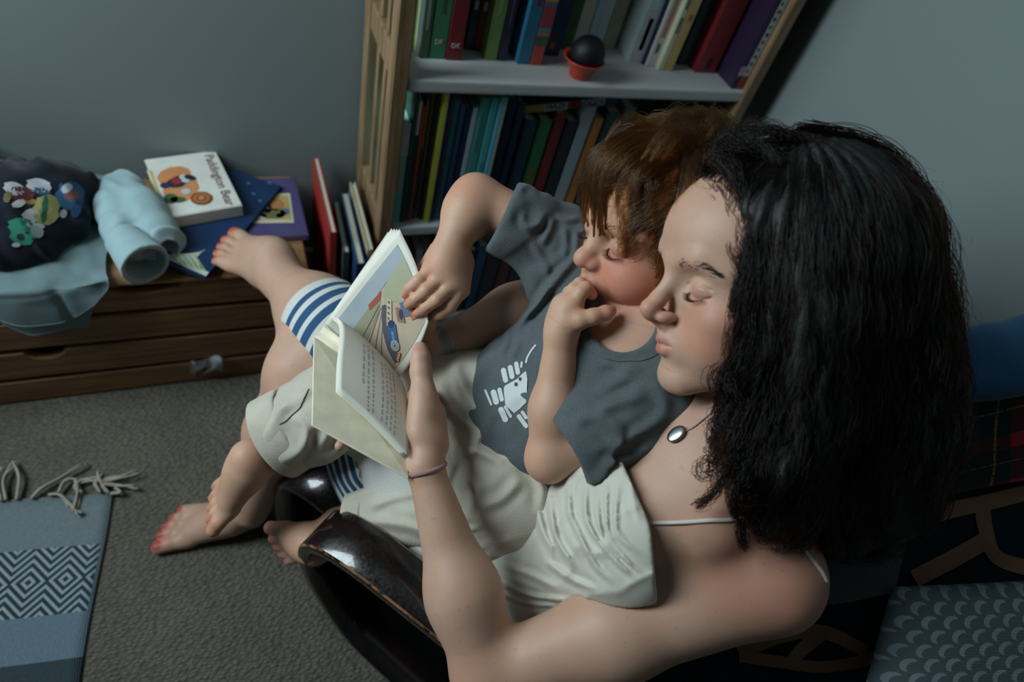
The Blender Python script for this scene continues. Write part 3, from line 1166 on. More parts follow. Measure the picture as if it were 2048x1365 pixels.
tass = [[(12, 1000), (8, 960), (26, 930)], [(33, 1000), (38, 955), (28, 925)], [(2, 1002), (-10, 960), (5, 935)],
        [(62, 998), (85, 975), (125, 955), (160, 935), (170, 925)], [(98, 990), (120, 990), (140, 1010), (160, 1030)], [(118, 985), (130, 962), (150, 962), (157, 985), (152, 1010), (140, 1018)],
        [(165, 985), (150, 975), (165, 962), (190, 958), (200, 945)], [(200, 985), (190, 965), (215, 960), (245, 955), (276, 944)], [(218, 986), (205, 970), (235, 972), (272, 976)], [(212, 984), (200, 955), (196, 945)], [(222, 988), (240, 985), (232, 975)]]
for k, pl in enumerate(tass):
    bm = bmesh.new()
    for s in range(3):
        pp = [at_z(x + random.uniform(-3, 3) * (0.3 + i * .4), y + random.uniform(-3, 3) * (0.3 + i * .4), .008 + .004 * (i % 2) + .003 * s) for i, (x, y) in enumerate(pl)]
        c = catmull(pp, 6)
        v_, f_ = tube_arrays(c, np.linspace(.0026, .0017, len(c)), 6)
        bv = [bm.verts.new(q) for q in v_]
        for ff in f_:
            bm.faces.new([bv[i] for i in ff])
    from_bm('tassel', bm, YARN, rug, True)
# ------------------------------------------------------------------ the low bentwood armchair
LACQ, nt, ns, ln, b = new_mat('dark_lacquered_wood')
tcu = nd(ns, 'ShaderNodeTexCoord').outputs['Object']
sc_ = noise(ns, ln, 260, 5)
f = noise(ns, ln, 30, 5)
base_c = ramp(ns, ln, f, [(0.35, lin((13, 11, 12))), (0.7, lin((30, 16, 14)))])
wear = nd(ns, 'ShaderNodeAttribute', attribute_name='wear')
wf_ = mth(ns, ln, 'MULTIPLY', wear.outputs['Fac'], ramp(ns, ln, noise(ns, ln, 45, 5), [(0.38, 0.0), (0.50, 1.0)]))
ln.new(mixer(ns, ln, wf_, base_c, lin((150, 104, 66))), b.inputs['Base Color'])
ln.new(ramp(ns, ln, sc_, [(0.3, .16), (0.7, .36)]), b.inputs['Roughness'])
b.inputs['Coat Weight'].default_value = .6
bump(ns, ln, b, mth(ns, ln, 'ADD', sc_, noise(ns, ln, 60, 3)), .15, .0008)

CH0 = np.array([.04, .338, 0.0])
CFB = unit([.62, -.785, 0])          # from the front of the chair to its back
CW = unit([.785, .62, 0])            # across the chair, away from the camera


def chp(s, w, z):
    return CH0 + CFB * s + CW * w + np.array([0, 0, z])


chair = empty('armchair', chp(.35, .25, 0), 'low dark lacquered bentwood armchair with loop arms, covered in blankets', 'chair')
prof = catmull([(.66, .372), (.45, .371), (.25, .371), (.10, .372), (.035, .364), (-.010, .338), (-.030, .288), (-.022, .212), (.012, .138), (.055, .074), (.118, .042), (.24, .022), (.45, .014), (.62, .03), (.72, .10), (.76, .20), (.74, .31), (.66, .372)], 5)[:-1]


def bent_loop(w0, wd, name):
    n = len(prof)
    tan = np.roll(prof, -1, 0) - np.roll(prof, 1, 0)
    nr = np.stack([tan[:, 1], -tan[:, 0]], 1)
    nr /= np.linalg.norm(nr, axis=1)[:, None]
    cen = prof.mean(0)
    if ((prof - cen) * nr).sum() < 0:
        nr = -nr
    ch = .0025
    T = .019
    ring = [(0, ch, 1), (ch, 0, 1), (wd - ch, 0, 1), (wd, ch, 1), (wd, T - ch, .4), (wd - ch, T, .4), (ch, T, .4), (0, T - ch, .4)]
    vs, fs, wr = [], [], []
    for i in range(n):
        for w, off, k in ring:
            q = prof[i] - nr[i] * off
            vs.append(chp(q[0], w0 + w, q[1]))
            wr.append(k)
    m = len(ring)
    for i in range(n):
        for k in range(m):
            fs.append((i * m + k, i * m + (k + 1) % m, ((i + 1) % n) * m + (k + 1) % m, ((i + 1) % n) * m + k))
    o = mesh_obj(name, vs, fs, LACQ, chair)
    bm = bmesh.new()
    bm.from_mesh(o.data)
    bmesh.ops.recalc_face_normals(bm, faces=bm.faces)
    bm.to_mesh(o.data)
    bm.free()
    a = o.data.attributes.new('wear', 'FLOAT', 'FACE')
    vals = []
    for i in range(n):
        for k in range(m):
            vals.append(1.0 if k in (0, 2) else (.55 if k == 7 and False else 0.0))
    a.data.foreach_set('value', vals)
    o.data.polygons.foreach_set('use_smooth', [k in (1, 5, 3, 7) for i in range(n) for k in range(m)])
    return o


bent_loop(.0, .066, 'loop_arm')
bent_loop(.52, .066, 'loop_arm')
# upholstered dark side inside the loop
PANEL = simple_mat('black_side_cloth', (9, 9, 10), 1.0, .1, 200, spec=.05)
pin = [prof.mean(0) + (q - prof.mean(0)) * .965 for q in prof]
for w0 in (.056, .530):
    a_ = [chp(q[0], w0, q[1]) for q in pin]
    b2_ = [chp(q[0], w0 + .008, q[1]) for q in pin]
    n_ = len(pin)
    mesh_obj('side_panel', a_ + b2_, [tuple(range(n_)), tuple(range(2 * n_ - 1, n_ - 1, -1))] + [(i, (i + 1) % n_, n_ + (i + 1) % n_, n_ + i) for i in range(n_)], PANEL, chair)
# seat, back and the rounded dark front under the seat
pr = catmull([(.55, .115), (.30, .125), (.10, .19), (.0, .245), (-.09, .258), (-.148, .232), (-.174, .17), (-.178, .08), (-.17, .004)], 6)
vs, fs = [], []
for s_, z_ in pr:
    for k in range(9):
        w = .075 + (.51 - .075) * k / 8
        vs.append(chp(s_ + .012 * ((k - 4) / 4) ** 2, w, z_))
for i in range(len(pr) - 1):
    for k in range(8):
        fs.append((i * 9 + k, i * 9 + k + 1, (i + 1) * 9 + k + 1, (i + 1) * 9 + k))
o = mesh_obj('bent_seat', vs, fs, LACQ, chair, True)
md = o.modifiers.new('thickness', 'SOLIDIFY')
md.thickness = .014
box('back_frame', (0, 0, 0), (.43, .022, .50), LACQ, chair, .005,
    Matrix.Translation(Vector(chp(.60, .07, .16))) @ Matrix(np.array([[CW[0], CFB[0], 0], [CW[1], CFB[1], 0], [0, 0, 1]]).tolist()).to_4x4() @ Matrix.Rotation(math.radians(-24), 4, 'X'))


# ------------------------------------------------------------------ sheets of cloth through a grid of places
def sheet_points(grid, nu, nv):
    g = np.array([[P(*q) if len(q) == 3 else np.asarray(q[1:]) for q in row] for row in grid])
    rows = np.array([catmull(r, nu) for r in g])
    return np.array([catmull(rows[:, j], nv) for j in range(rows.shape[1])]).transpose(1, 0, 2)


def sheet(name, grid, nu, nv, thick, mat, parent=None, fn=None, uvscale=None):
    pts = sheet_points(grid, nu, nv)
    a, b_ = pts.shape[:2]
    if fn is not None:
        du, dv = np.gradient(pts, axis=1), np.gradient(pts, axis=0)
        nr = np.cross(du, dv)
        nr /= np.linalg.norm(nr, axis=2)[..., None] + 1e-9
        pts = pts + nr * fn(pts)[..., None]
    lu = np.concatenate([[0], np.cumsum(np.linalg.norm(np.diff(pts[a // 2], axis=0), axis=1))])
    lv = np.concatenate([[0], np.cumsum(np.linalg.norm(np.diff(pts[:, b_ // 2], axis=0), axis=1))])
    bm = bmesh.new()
    vv = [[bm.verts.new(pts[i, j]) for j in range(b_)] for i in range(a)]
    lay = bm.loops.layers.uv.new('UVMap')
    for i in range(a - 1):
        for j in range(b_ - 1):
            f_ = bm.faces.new((vv[i][j], vv[i][j + 1], vv[i + 1][j + 1], vv[i + 1][j]))
            for l_, (ii, jj) in zip(f_.loops, ((i, j), (i, j + 1), (i + 1, j + 1), (i + 1, j))):
                l_[lay].uv = (lu[jj], lv[ii])
    bmesh.ops.solidify(bm, geom=bm.faces[:], thickness=thick)
    return from_bm(name, bm, mat, parent, True)


def flatten(fn):
    return lambda pts: fn(pts.reshape(-1, 3)).reshape(pts.shape[:2])


def pillow(name, c00, c10, c01, T, mat, parent=None, n=36, fn=None, pinch=.06):
    U, V = (c10 - c00) / 2, (c01 - c00) / 2
    C = c00 + U + V
    N = unit(np.cross(U, V))
    if N @ (CAM_POS - C) < 0:
        N = -N
    bm = bmesh.new()
    lay = bm.loops.layers.uv.new('UVMap')
    lu, lv = 2 * np.linalg.norm(U), 2 * np.linalg.norm(V)
    for side in (1, -1):
        vv = []
        for i in range(n + 1):
            row = []
            for j in range(n + 1):
                u, v = math.sin((j / n - .5) * math.pi), math.sin((i / n - .5) * math.pi)
                pu = u * (1 - pinch * (1 - v * v))
                pv = v * (1 - pinch * (1 - u * u))
                h = T * math.sqrt(max(0, 1 - u ** 4)) * math.sqrt(max(0, 1 - v ** 4))
                p = C + U * pu + V * pv + N * h * side
                if fn is not None and side == 1:
                    p = p + N * float(fn(p[None])[0]) * min(1, h / T * 2)
                row.append((bm.verts.new(p), (u * .5 + .5) * lu, (v * .5 + .5) * lv))
            vv.append(row)
        for i in range(n):
            for j in range(n):
                q = [vv[i][j], vv[i][j + 1], vv[i + 1][j + 1], vv[i + 1][j]]
                f_ = bm.faces.new([x[0] for x in q])
                for l_, x in zip(f_.loops, q):
                    l_[lay].uv = (x[1], x[2])
    bmesh.ops.remove_doubles(bm, verts=bm.verts, dist=1e-5)
    bmesh.ops.recalc_face_normals(bm, faces=bm.faces)
    return from_bm(name, bm, mat, parent, True)


# quilt over the back and seat, with stitched-on brown letters
QUILT = cloth_mat('navy_quilt', (34, 54, 64), .95, .15)
qg = [[(1560, 900, .86), (1720, 910, .85), (1860, 925, .85), (2000, 940, .86), (2180, 930, .88)],
      [(1500, 1010, .83), (1680, 1010, .82), (1850, 1010, .815), (2010, 1005, .82), (2200, 1000, .84)],
      [(1380, 1110, .83), (1600, 1120, .79), (1800, 1120, .785), (1990, 1110, .79), (2200, 1100, .80)],
      [(1200, 1190, .86), (1480, 1230, .79), (1720, 1230, .772), (1960, 1220, .77), (2200, 1210, .78)],
      [(980, 1230, .90), (1280, 1300, .82), (1620, 1320, .775), (1920, 1330, .77), (2200, 1330, .775)],
      [(960, 1330, .90), (1200, 1400, .84), (1580, 1430, .80), (1900, 1450, .79), (2200, 1460, .79)],
      [(900, 1430, .93), (1150, 1500, .88), (1550, 1540, .84), (1880, 1560, .83), (2200, 1570, .83)]]
quilt = sheet('quilt', qg, 14, 12, .006, QUILT, None, flatten(folds((.3, -.5, .8), 9, .004, .5, 2.0)))
tag(quilt, 'dark navy quilt with stitched brown letters, spread over the armchair', 'quilt')


def bvh_of(o):
    mwx = np.array(world_matrix(o))
    v = np.empty(len(o.data.vertices) * 3)
    o.data.vertices.foreach_get('co', v)
    v = v.reshape(-1, 3) @ mwx[:3, :3].T + mwx[:3, 3]
    return BVHTree.FromPolygons([Vector(q) for q in v], [tuple(p.vertices) for p in o.data.polygons])


def hit(bvh, x, y, lift=.0):
    r = unit(ray(x, y))
    loc, n, i, d = bvh.ray_cast(Vector(CAM_POS), Vector(r))
    if loc is None:
        return None
    n = np.array(n)
    if n @ r > 0:
        n = -n
    return np.array(loc) + n * lift, n


def ribbon_on(name, bvh, poly, width, mat, parent, lift=.0015, closed=False, n=7, cross=4):
    """a flat band of cloth or print lying on a surface along a path of pixels"""
    pl = catmull([(x, y, 0) for x, y in poly], n)[:, :2]
    hs = [hit(bvh, x, y, lift) for x, y in pl]
    hs = [h for h in hs if h is not None]
    pts, nr = np.array([h[0] for h in hs]), np.array([h[1] for h in hs])
    t = np.gradient(pts, axis=0)
    t /= np.linalg.norm(t, axis=1)[:, None] + 1e-9
    sd = np.cross(nr, t)
    sd /= np.linalg.norm(sd, axis=1)[:, None] + 1e-9
    vs, fs = [], []
    for i in range(len(pts)):
        for k in range(cross + 1):
            q = pts[i] + sd[i] * width * (k / cross - .5)
            near = bvh.find_nearest(Vector(q))
            if near[0] is not None and near[3] < .02:
                nn_ = np.array(near[1])
                if nn_ @ nr[i] < 0:
                    nn_ = -nn_
                q = np.array(near[0]) + nn_ * lift
            vs.append(q)
    m = cross + 1
    for i in range(len(pts) - 1):
        for k in range(cross):
            fs.append((i * m + k, i * m + k + 1, (i + 1) * m + k + 1, (i + 1) * m + k))
    return mesh_obj(name, vs, fs, mat, parent, True)


LETTER = cloth_mat('brown_felt_letter', (138, 100, 78), .95, .12)
qb = bvh_of(quilt)
for pl in ([(1838, 1040), (1900, 1022), (1980, 1005), (2060, 985)], [(1962, 1012), (1968, 1060), (1990, 1115), (2060, 1140)], [(1972, 1080), (1900, 1120), (1826, 1158)]):
    ribbon_on('letter_stroke', qb, pl, .019, LETTER, quilt, .003)
for pl in ([(1478, 1305), (1560, 1272), (1640, 1262), (1730, 1300)], [(1478, 1310), (1560, 1322), (1640, 1332), (1728, 1318), (1735, 1300)], [(1640, 1268), (1600, 1300), (1580, 1326)]):
    ribbon_on('letter_stroke', qb, pl, .016, LETTER, quilt, .003)

# pale scalloped cushion
m, nt, ns, ln, b = new_mat('scallop_print_cotton')
uv = nd(ns, 'ShaderNodeUVMap').outputs[0]
sp = nd(ns, 'ShaderNodeSeparateXYZ')
ln.new(uv, sp.inputs[0])
SX, SY = .0225, .0155
row = mth(ns, ln, 'FLOOR', mth(ns, ln, 'DIVIDE', sp.outputs[1], SY))
odd = mth(ns, ln, 'MULTIPLY', mth(ns, ln, 'MODULO', row, 2.0), .5)
ux = mth(ns, ln, 'SUBTRACT', mth(ns, ln, 'FRACT', mth(ns, ln, 'ADD', mth(ns, ln, 'DIVIDE', sp.outputs[0], SX), odd)), .5)
vy = mth(ns, ln, 'FRACT', mth(ns, ln, 'DIVIDE', sp.outputs[1], SY))
r1_ = mth(ns, ln, 'SQRT', mth(ns, ln, 'ADD', mth(ns, ln, 'POWER', ux, 2.0), mth(ns, ln, 'POWER', mth(ns, ln, 'MULTIPLY', mth(ns, ln, 'SUBTRACT', vy, .45), .75), 2.0)))
r2_ = mth(ns, ln, 'SQRT', mth(ns, ln, 'ADD', mth(ns, ln, 'POWER', mth(ns, ln, 'SUBTRACT', ux, .22), 2.0), mth(ns, ln, 'POWER', mth(ns, ln, 'MULTIPLY', mth(ns, ln, 'SUBTRACT', vy, .62), .75), 2.0)))
moon = mth(ns, ln, 'MULTIPLY', mth(ns, ln, 'LESS_THAN', r1_, .36), mth(ns, ln, 'GREATER_THAN', r2_, .30))
lightm = mixer(ns, ln, noise(ns, ln, 25, 2), lin((96, 112, 122)), lin((122, 132, 134)))
ln.new(mixer(ns, ln, moon, lin((66, 80, 84)), lightm), b.inputs['Base Color'])
b.inputs['Roughness'].default_value = .9
bump(ns, ln, b, weave(ns, ln, 2600), .2, .0006)
SCAL = m
o = pillow('scalloped_cushion', P(1786, 1174, .745), P(2230, 1150, .765), P(1690, 1530, .70), .035, SCAL, None, 36, None, .02)
tag(o, 'pale green cushion printed with rows of moons, on the navy quilt', 'cushion')
# grey cloth behind her shoulder
GREYC = cloth_mat('grey_cotton', (112, 118, 122), .95, .08)
gs = sheet('grey_cloth', [[(1600, 1090, .775), (1700, 1085, .78), (1812, 1090, .772)], [(1590, 1150, .765), (1690, 1145, .765), (1800, 1140, .765)], [(1580, 1215, .755), (1680, 1208, .752), (1790, 1186, .755)]], 8, 8, .004, GREYC)
tag(gs, 'folded grey cotton cloth behind her bare shoulder', 'cloth')

# tartan blanket
m, nt, ns, ln, b = new_mat('tartan_wool')
uv = nd(ns, 'ShaderNodeUVMap').outputs[0]
sp = nd(ns, 'ShaderNodeSeparateXYZ')
ln.new(uv, sp.inputs[0])


def stripe(c, off, per, wd):
    return mth(ns, ln, 'LESS_THAN', mth(ns, ln, 'FRACT', mth(ns, ln, 'DIVIDE', mth(ns, ln, 'ADD', c, off), per)), wd)


a1 = stripe(sp.outputs[0], .054, .095, .33)
a2 = stripe(sp.outputs[1], .010, .088, .27)
both = mth(ns, ln, 'MULTIPLY', a1, a2)
one = mth(ns, ln, 'SUBTRACT', mth(ns, ln, 'ADD', a1, a2), mth(ns, ln, 'MULTIPLY', both, 2.0))
col = mixer(ns, ln, mth(ns, ln, 'MULTIPLY', one, .85), lin((32, 56, 60)), lin((116, 50, 58)))
col = mixer(ns, ln, both, col, lin((222, 56, 70)))
ye = mth(ns, ln, 'MAXIMUM', stripe(sp.outputs[0], -.017, .095, .035), stripe(sp.outputs[1], -.036, .088, .02))
col = mixer(ns, ln, mth(ns, ln, 'MULTIPLY', ye, ramp(ns, ln, noise(ns, ln, 420, 1), [(.4, 0.0), (.5, 1.0)])), col, lin((190, 150, 90)))
ln.new(col, b.inputs['Base Color'])
b.inputs['Roughness'].default_value = .95
b.inputs['Sheen Weight'].default_value = .2
bump(ns, ln, b, mth(ns, ln, 'ADD', mth(ns, ln, 'MULTIPLY', weave(ns, ln, 2200), .3), noise(ns, ln, 500, 2)), .35, .0008)
tg = [[(1700, 830, .90), (1840, 820, .895), (1920, 800, .895), (1985, 785, .90), (2060, 765, .905), (2200, 730, .93)],
      [(1680, 900, .875), (1810, 890, .87), (1900, 880, .868), (1975, 865, .868), (2060, 845, .873), (2200, 820, .89)],
      [(1660, 960, .85), (1790, 960, .845), (1880, 955, .84), (1970, 935, .838), (2060, 915, .842), (2200, 890, .86)],
      [(1650, 1010, .83), (1760, 1010, .82), (1840, 1000, .815), (1960, 975, .815), (2060, 958, .82), (2200, 935, .835)]]
tart = sheet('tartan_blanket', tg, 12, 12, .006, m, None, flatten(folds((.2, .9, .3), 6, .003, .5, 7.0)))
tag(tart, 'dark red and green tartan blanket between quilt and blue cushion', 'blanket')
# blue velvet cushion along the top
VEL, nt, ns, ln, b = new_mat('blue_velvet')
ln.new(ramp(ns, ln, noise(ns, ln, 14, 3), [(.3, lin((34, 84, 128))), (.7, lin((44, 102, 150)))]), b.inputs['Base Color'])
b.inputs['Roughness'].default_value = .65
b.inputs['Sheen Weight'].default_value = .6
b.inputs['Sheen Roughness'].default_value = .35
blue = Off(Un([(Cone(P(1780, 735, .905), P(1960, 720, .915), .038, .040), .03), (Cone(P(1960, 718, .915), P(2300, 640, .945), .042, .052), .03),
               (Cone(P(1780, 790, .885), P(2280, 715, .915), .020, .024), .03)]), 0.0, folds((.1, -.3, .9), 8, .006, .4, 4.0))
o = sdf_obj('velvet_cushion', blue, .004, VEL, None, 2)
tag(o, 'blue velvet cushion along the chair back by the wall', 'cushion')
# ------------------------------------------------------------------ people: helpers
class Frame:
    def __init__(s, c, x, z, scale=1.0):
        s.c = np.asarray(c, float)
        s.x = unit(x)
        s.y = unit(np.cross(z, s.x))
        s.z = np.cross(s.x, s.y)
        s.R = np.array([s.x, s.y, s.z])
        s.s = scale

    def p(s, x, y, z):
        return s.c + s.s * (x * s.x + y * s.y + z * s.z)

    def cone(s, a, b, ra, rb):
        return Cone(s.p(*a), s.p(*b), ra * s.s, rb * s.s)

    def ell(s, c, r, rot=None):
        R = s.R if rot is None else rot @ s.R
        return Ell(s.p(*c), np.asarray(r, float) * s.s, R)

    def sph(s, c, r):
        return Ell(s.p(*c), r * s.s)

    def loc(s, v):
        return (v - s.c) @ s.R.T / s.s


def arc_pts(fr, pts):
    return [fr.p(*q) for q in pts]


def face_adult(fr):
    e, c, sp = fr.ell, fr.cone, fr.sph
    k = fr.s
    it = [(e((-.006, 0, .036), (.096, .076, .080)), .01 * k),
          (e((.030, 0, .046), (.062, .064, .056)), .03 * k),
          (e((.030, 0, -.020), (.058, .060, .062)), .03 * k),
          (e((.030, 0, -.066), (.054, .047, .038)), .03 * k),
          (sp((.081, 0, -.096), .0135), .022 * k),
          (c((.076, .012, -.096), (.012, .052, -.070), .013, .014), .02 * k)]
    it += [(c((.076, -.012, -.096), (.012, -.052, -.070), .013, .014), .02 * k)]
    for s in (1, -1):
        it += [(e((.055, s * .042, -.027), (.026, .022, .018)), .02 * k),
               (e((.057, s * .030, -.056), (.028, .026, .026)), .02 * k),
               (c((.0875, s * .006, .024), (.080, s * .030, .030), .0085, .0085), .012 * k),
               (c((.080, s * .030, .030), (.062, s * .050, .022), .0085, .008), .012 * k)]
    base = Un(it)
    cuts = [(e((.096, s * .029, .004), (.016, .015, .012)), .014 * k) for s in (1, -1)]
    base = Cut(base, cuts)
    it2 = [(base, 0)]
    it2 += [(c((.088, 0, .014), (.106, 0, -.014), .0066, .0080), .010 * k),
            (c((.106, 0, -.014), (.1140, 0, -.0215), .0074, .0082), .006 * k),
            (sp((.1145, 0, -.0235), .0090), .004 * k),
            (c((.112, 0, -.0295), (.098, 0, -.041), .0055, .005), .006 * k)]
    for s in (1, -1):
        it2 += [(e((.1010, s * .0108, -.0300), (.0095, .0055, .0062)), .006 * k),
                (e((.0735, s * .0305, .0015), (.0128, .0150, .0118)), .004 * k)]
    # muzzle and lips
    it2 += [(e((.080, 0, -.058), (.018, .026, .022)), .012 * k),
            (c((.0985, 0, -.0535), (.0885, .017, -.0572), .0056, .0040), .004 * k),
            (c((.0985, 0, -.0535), (.0885, -.017, -.0572), .0056, .0040), .004 * k),
            (c((.0965, .003, -.0655), (.087, .017, -.0600), .0062, .0036), .004 * k),
            (c((.0965, -.003, -.0655), (.087, -.017, -.0600), .0062, .0036), .004 * k)]
    head = Un(it2)
    cuts = []
    for s in (1, -1):
        # lash line of the lowered lid, crease above it, nostril, mouth line
        L = [(.0805, s * .0165, -.0035), (.0862, s * .024, -.0078), (.0862, s * .0325, -.0088), (.0800, s * .0415, -.0062), (.0745, s * .0455, -.003)]
        cuts += [(c(L[i], L[i + 1], .0011, .0011), .0016 * k) for i in range(4)]
        L = [(.0835, s * .0165, .0035), (.0880, s * .0245, .0085), (.0862, s * .034, .0085), (.0765, s * .045, .003)]
        cuts += [(c(L[i], L[i + 1], .0009, .0009), .0022 * k) for i in range(3)]
        cuts += [(e((.1045, s * .0062, -.0370), (.0062, .0032, .0035)), .002 * k)]
        L = [(.1035, 0, -.0592), (.099, s * .009, -.0592), (.0905, s * .018, -.0585), (.0855, s * .0225, -.0592)]
        cuts += [(c(L[i], L[i + 1], .0010, .0010), .0016 * k) for i in range(3)]
    head = Cut(head, cuts)
    # ears
    ears = []
    for s in (1, -1):
        ears += [(e((-.008, s * .077, -.004), (.016, .006, .030)), .008 * k)]
    return Un([(head, 0)] + ears)


def face_child(fr):
    e, c, sp = fr.ell, fr.cone, fr.sph
    k = fr.s
    it = [(e((-.010, 0, .040), (.096, .077, .082)), .01 * k),
          (e((.034, 0, .050), (.060, .064, .058)), .03 * k),
          (e((.032, 0, -.016), (.055, .058, .055)), .03 * k),
          (e((.034, 0, -.056), (.050, .047, .039)), .03 * k),
          (sp((.0735, 0, -.086), .0125), .022 * k)]
    for s in (1, -1):
        it += [(e((.054, s * .034, -.036), (.033, .030, .029)), .018 * k),
               (c((.083, s * .010, .026), (.064, s * .047, .026), .009, .009), .016 * k),
               (c((.068, s * .014, -.083), (.010, s * .046, -.056), .013, .015), .02 * k)]
    base = Cut(Un(it), [(e((.094, s * .028, .004), (.014, .015, .011)), .014 * k) for s in (1, -1)])
    it2 = [(base, 0),
           (c((.083, 0, .010), (.098, 0, -.014), .0070, .0085), .012 * k),
           (sp((.1035, 0, -.0200), .0110), .007 * k)]
    for s in (1, -1):
        it2 += [(e((.094, s * .0105, -.0245), (.0090, .0070, .0068)), .006 * k),
                (e((.0725, s * .0300, .0020), (.0130, .0150, .0120)), .004 * k)]
    it2 += [(e((.080, 0, -.047), (.017, .024, .021)), .012 * k),
            (c((.0970, 0, -.0455), (.087, .016, -.0510), .0066, .0040), .004 * k),
            (c((.0970, 0, -.0455), (.087, -.016, -.0510), .0066, .0040), .004 * k),
            (c((.0920, .003, -.0605), (.085, .015, -.0555), .0062, .0036), .004 * k),
            (c((.0920, -.003, -.0605), (.085, -.015, -.0555), .0062, .0036), .004 * k)]
    head = Un(it2)
    cuts = []
    for s in (1, -1):
        L = [(.0800, s * .0165, -.0030), (.0858, s * .024, -.0072), (.0858, s * .0325, -.0082), (.0795, s * .0415, -.0056), (.0742, s * .0455, -.003)]
        cuts += [(c(L[i], L[i + 1], .0011, .0011), .0016 * k) for i in range(4)]
        L = [(.0835, s * .0175, .0055), (.0870, s * .0255, .0100), (.0845, s * .035, .0090), (.0755, s * .045, .003)]
        cuts += [(c(L[i], L[i + 1], .0008, .0008), .0022 * k) for i in range(3)]
        cuts += [(e((.0955, s * .0060, -.0325), (.0055, .0032, .0032)), .002 * k)]
        L = [(.101, 0, -.0530), (.097, s * .009, -.0530), (.089, s * .017, -.0532), (.084, s * .0215, -.0545)]
        cuts += [(c(L[i], L[i + 1], .0012, .0012), .0016 * k) for i in range(3)]
    head = Cut(head, cuts)
    ears = [(e((-.008, s * .078, -.002), (.016, .007, .028)), .008 * k) for s in (1, -1)]
    return Un([(head, 0)] + ears)


def px_chain(pts, rads, k=0.004):
    return chain([P(*q) for q in pts], rads, k)


def skin_mat(name, rgb):
    m, nt, ns, ln, b = new_mat(name)
    c = np.array(lin(rgb))
    f = noise(ns, ln, 22, 4)
    col = ramp(ns, ln, f, [(0.3, c * np.array([.95, .90, .88])), (0.7, c * np.array([1.03, 1.05, 1.06]))])
    fr = noise(ns, ln, 210, 2)
    col = mixer(ns, ln, mth(ns, ln, 'MULTIPLY', ramp(ns, ln, fr, [(0.66, 0.0), (0.76, 1.0)]), 0.35), col, c * np.array([.62, .45, .36]))
    t = nd(ns, 'ShaderNodeAttribute', attribute_name='tint')
    col = mixer(ns, ln, 1.0, col, t.outputs['Color'], 'MULTIPLY')
    ln.new(col, b.inputs['Base Color'])
    b.inputs['Roughness'].default_value = 0.52
    b.inputs['Specular IOR Level'].default_value = 0.4
    b.inputs['Subsurface Weight'].default_value = 0.18
    b.inputs['Subsurface Radius'].default_value = (1.0, 0.35, 0.2)
    b.inputs['Subsurface Scale'].default_value = 0.006
    h = mth(ns, ln, 'ADD', noise(ns, ln, 420, 3), mth(ns, ln, 'MULTIPLY', noise(ns, ln, 90, 3), 1.2))
    bump(ns, ln, b, h, 0.12, 0.0006)
    return m


def tint_spots(v, spots):
    """inherent colour of lips, cheeks, nails, knuckles: (centre, radius, rgb factor)"""
    t = np.ones((len(v), 3))
    for c, r, col in spots:
        r = np.asarray(r, float)
        if r.ndim == 0:
            q = np.linalg.norm(v - c, axis=1) / r
        else:
            q = np.linalg.norm((v - c) @ spots_R.T / r, axis=1)
        w = np.clip(1.35 - q, 0, .7) / .7
        w = w * w * (3 - 2 * w)
        t *= 1 - w[:, None] * (1 - np.array(col))
    return t


def merge_parts(parts):
    vs, fs, n = [], [], 0
    for v, f in parts:
        vs.append(v)
        fs.append(f + n)
        n += len(v)
    return np.vstack(vs), np.vstack(fs)


SKIN_W = skin_mat('skin_pale', (196, 156, 134))
SKIN_B = skin_mat('skin_child', (202, 158, 132))

# ------------------------------------------------------------------ the woman
HEAD_W = Frame(np.zeros(3), np.array([-.97, .06, -.22]) @ CAM_M, np.array([.02, -.955, -.29]) @ CAM_M, 1.0)
HEAD_W.c = P(1347, 545, .628) - HEAD_W.p(.092, 0, .012)
notch = P(1392, 872, .715)
shL, elL, wrL = P(1538, 1158, .685), P(975, 1352, .695), P(850, 935, .715)
ft = unit([-.90, .36, -.10])                       # the way her chest faces
pelvis = np.array([.335, .262, .265])
tu = unit(notch - pelvis)                          # up along the trunk
tl = unit(np.cross(tu, ft))                        # towards her left
tf = np.cross(tl, tu)
TR = np.array([tl, tu, tf])
shR = notch - tl * .155 - tu * .02 - tf * .03
elR, wrR = P(1130, 590, .905), P(868, 690, .85)
hipL, hipR = pelvis + tl * .085 - tu * .02, pelvis - tl * .085 - tu * .02
knL, anL = P(690, 680, .955), at_z(560, 556, .395)
knR, anR = at_z(602, 750, .40), at_z(503, 1020, .085)


def hand_left_woman():
    palm = Un([(px_chain([(850, 935, .715), (854, 885, .725), (852, 835, .745)], [.0185, .0198, .0180]), .012),
               (px_chain([(864, 890, .735), (860, 830, .762), (850, 790, .782)], [.0165, .0178, .0125]), .016),
               (px_chain([(838, 860, .722), (846, 800, .735)], [.015, .015]), .014)])
    thumb = px_chain([(852, 820, .735), (846, 778, .742), (842, 745, .748), (841, 716, .752), (840, 699, .756)], [.0145, .0128, .0126, .0114, .0092])
    fing = []
    for i, (mx, my, md) in enumerate([(848, 795, .79), (856, 812, .80), (866, 833, .805), (872, 855, .80)]):
        fing.append(px_chain([(mx, my, md), (mx - 45, my - 8, md + .040), (mx - 85, my + 5, md + .050), (mx - 112, my + 15, md + .045)], [.0098, .0088, .0080, .0066]))
    return Fan(palm, [thumb] + fing, .010)


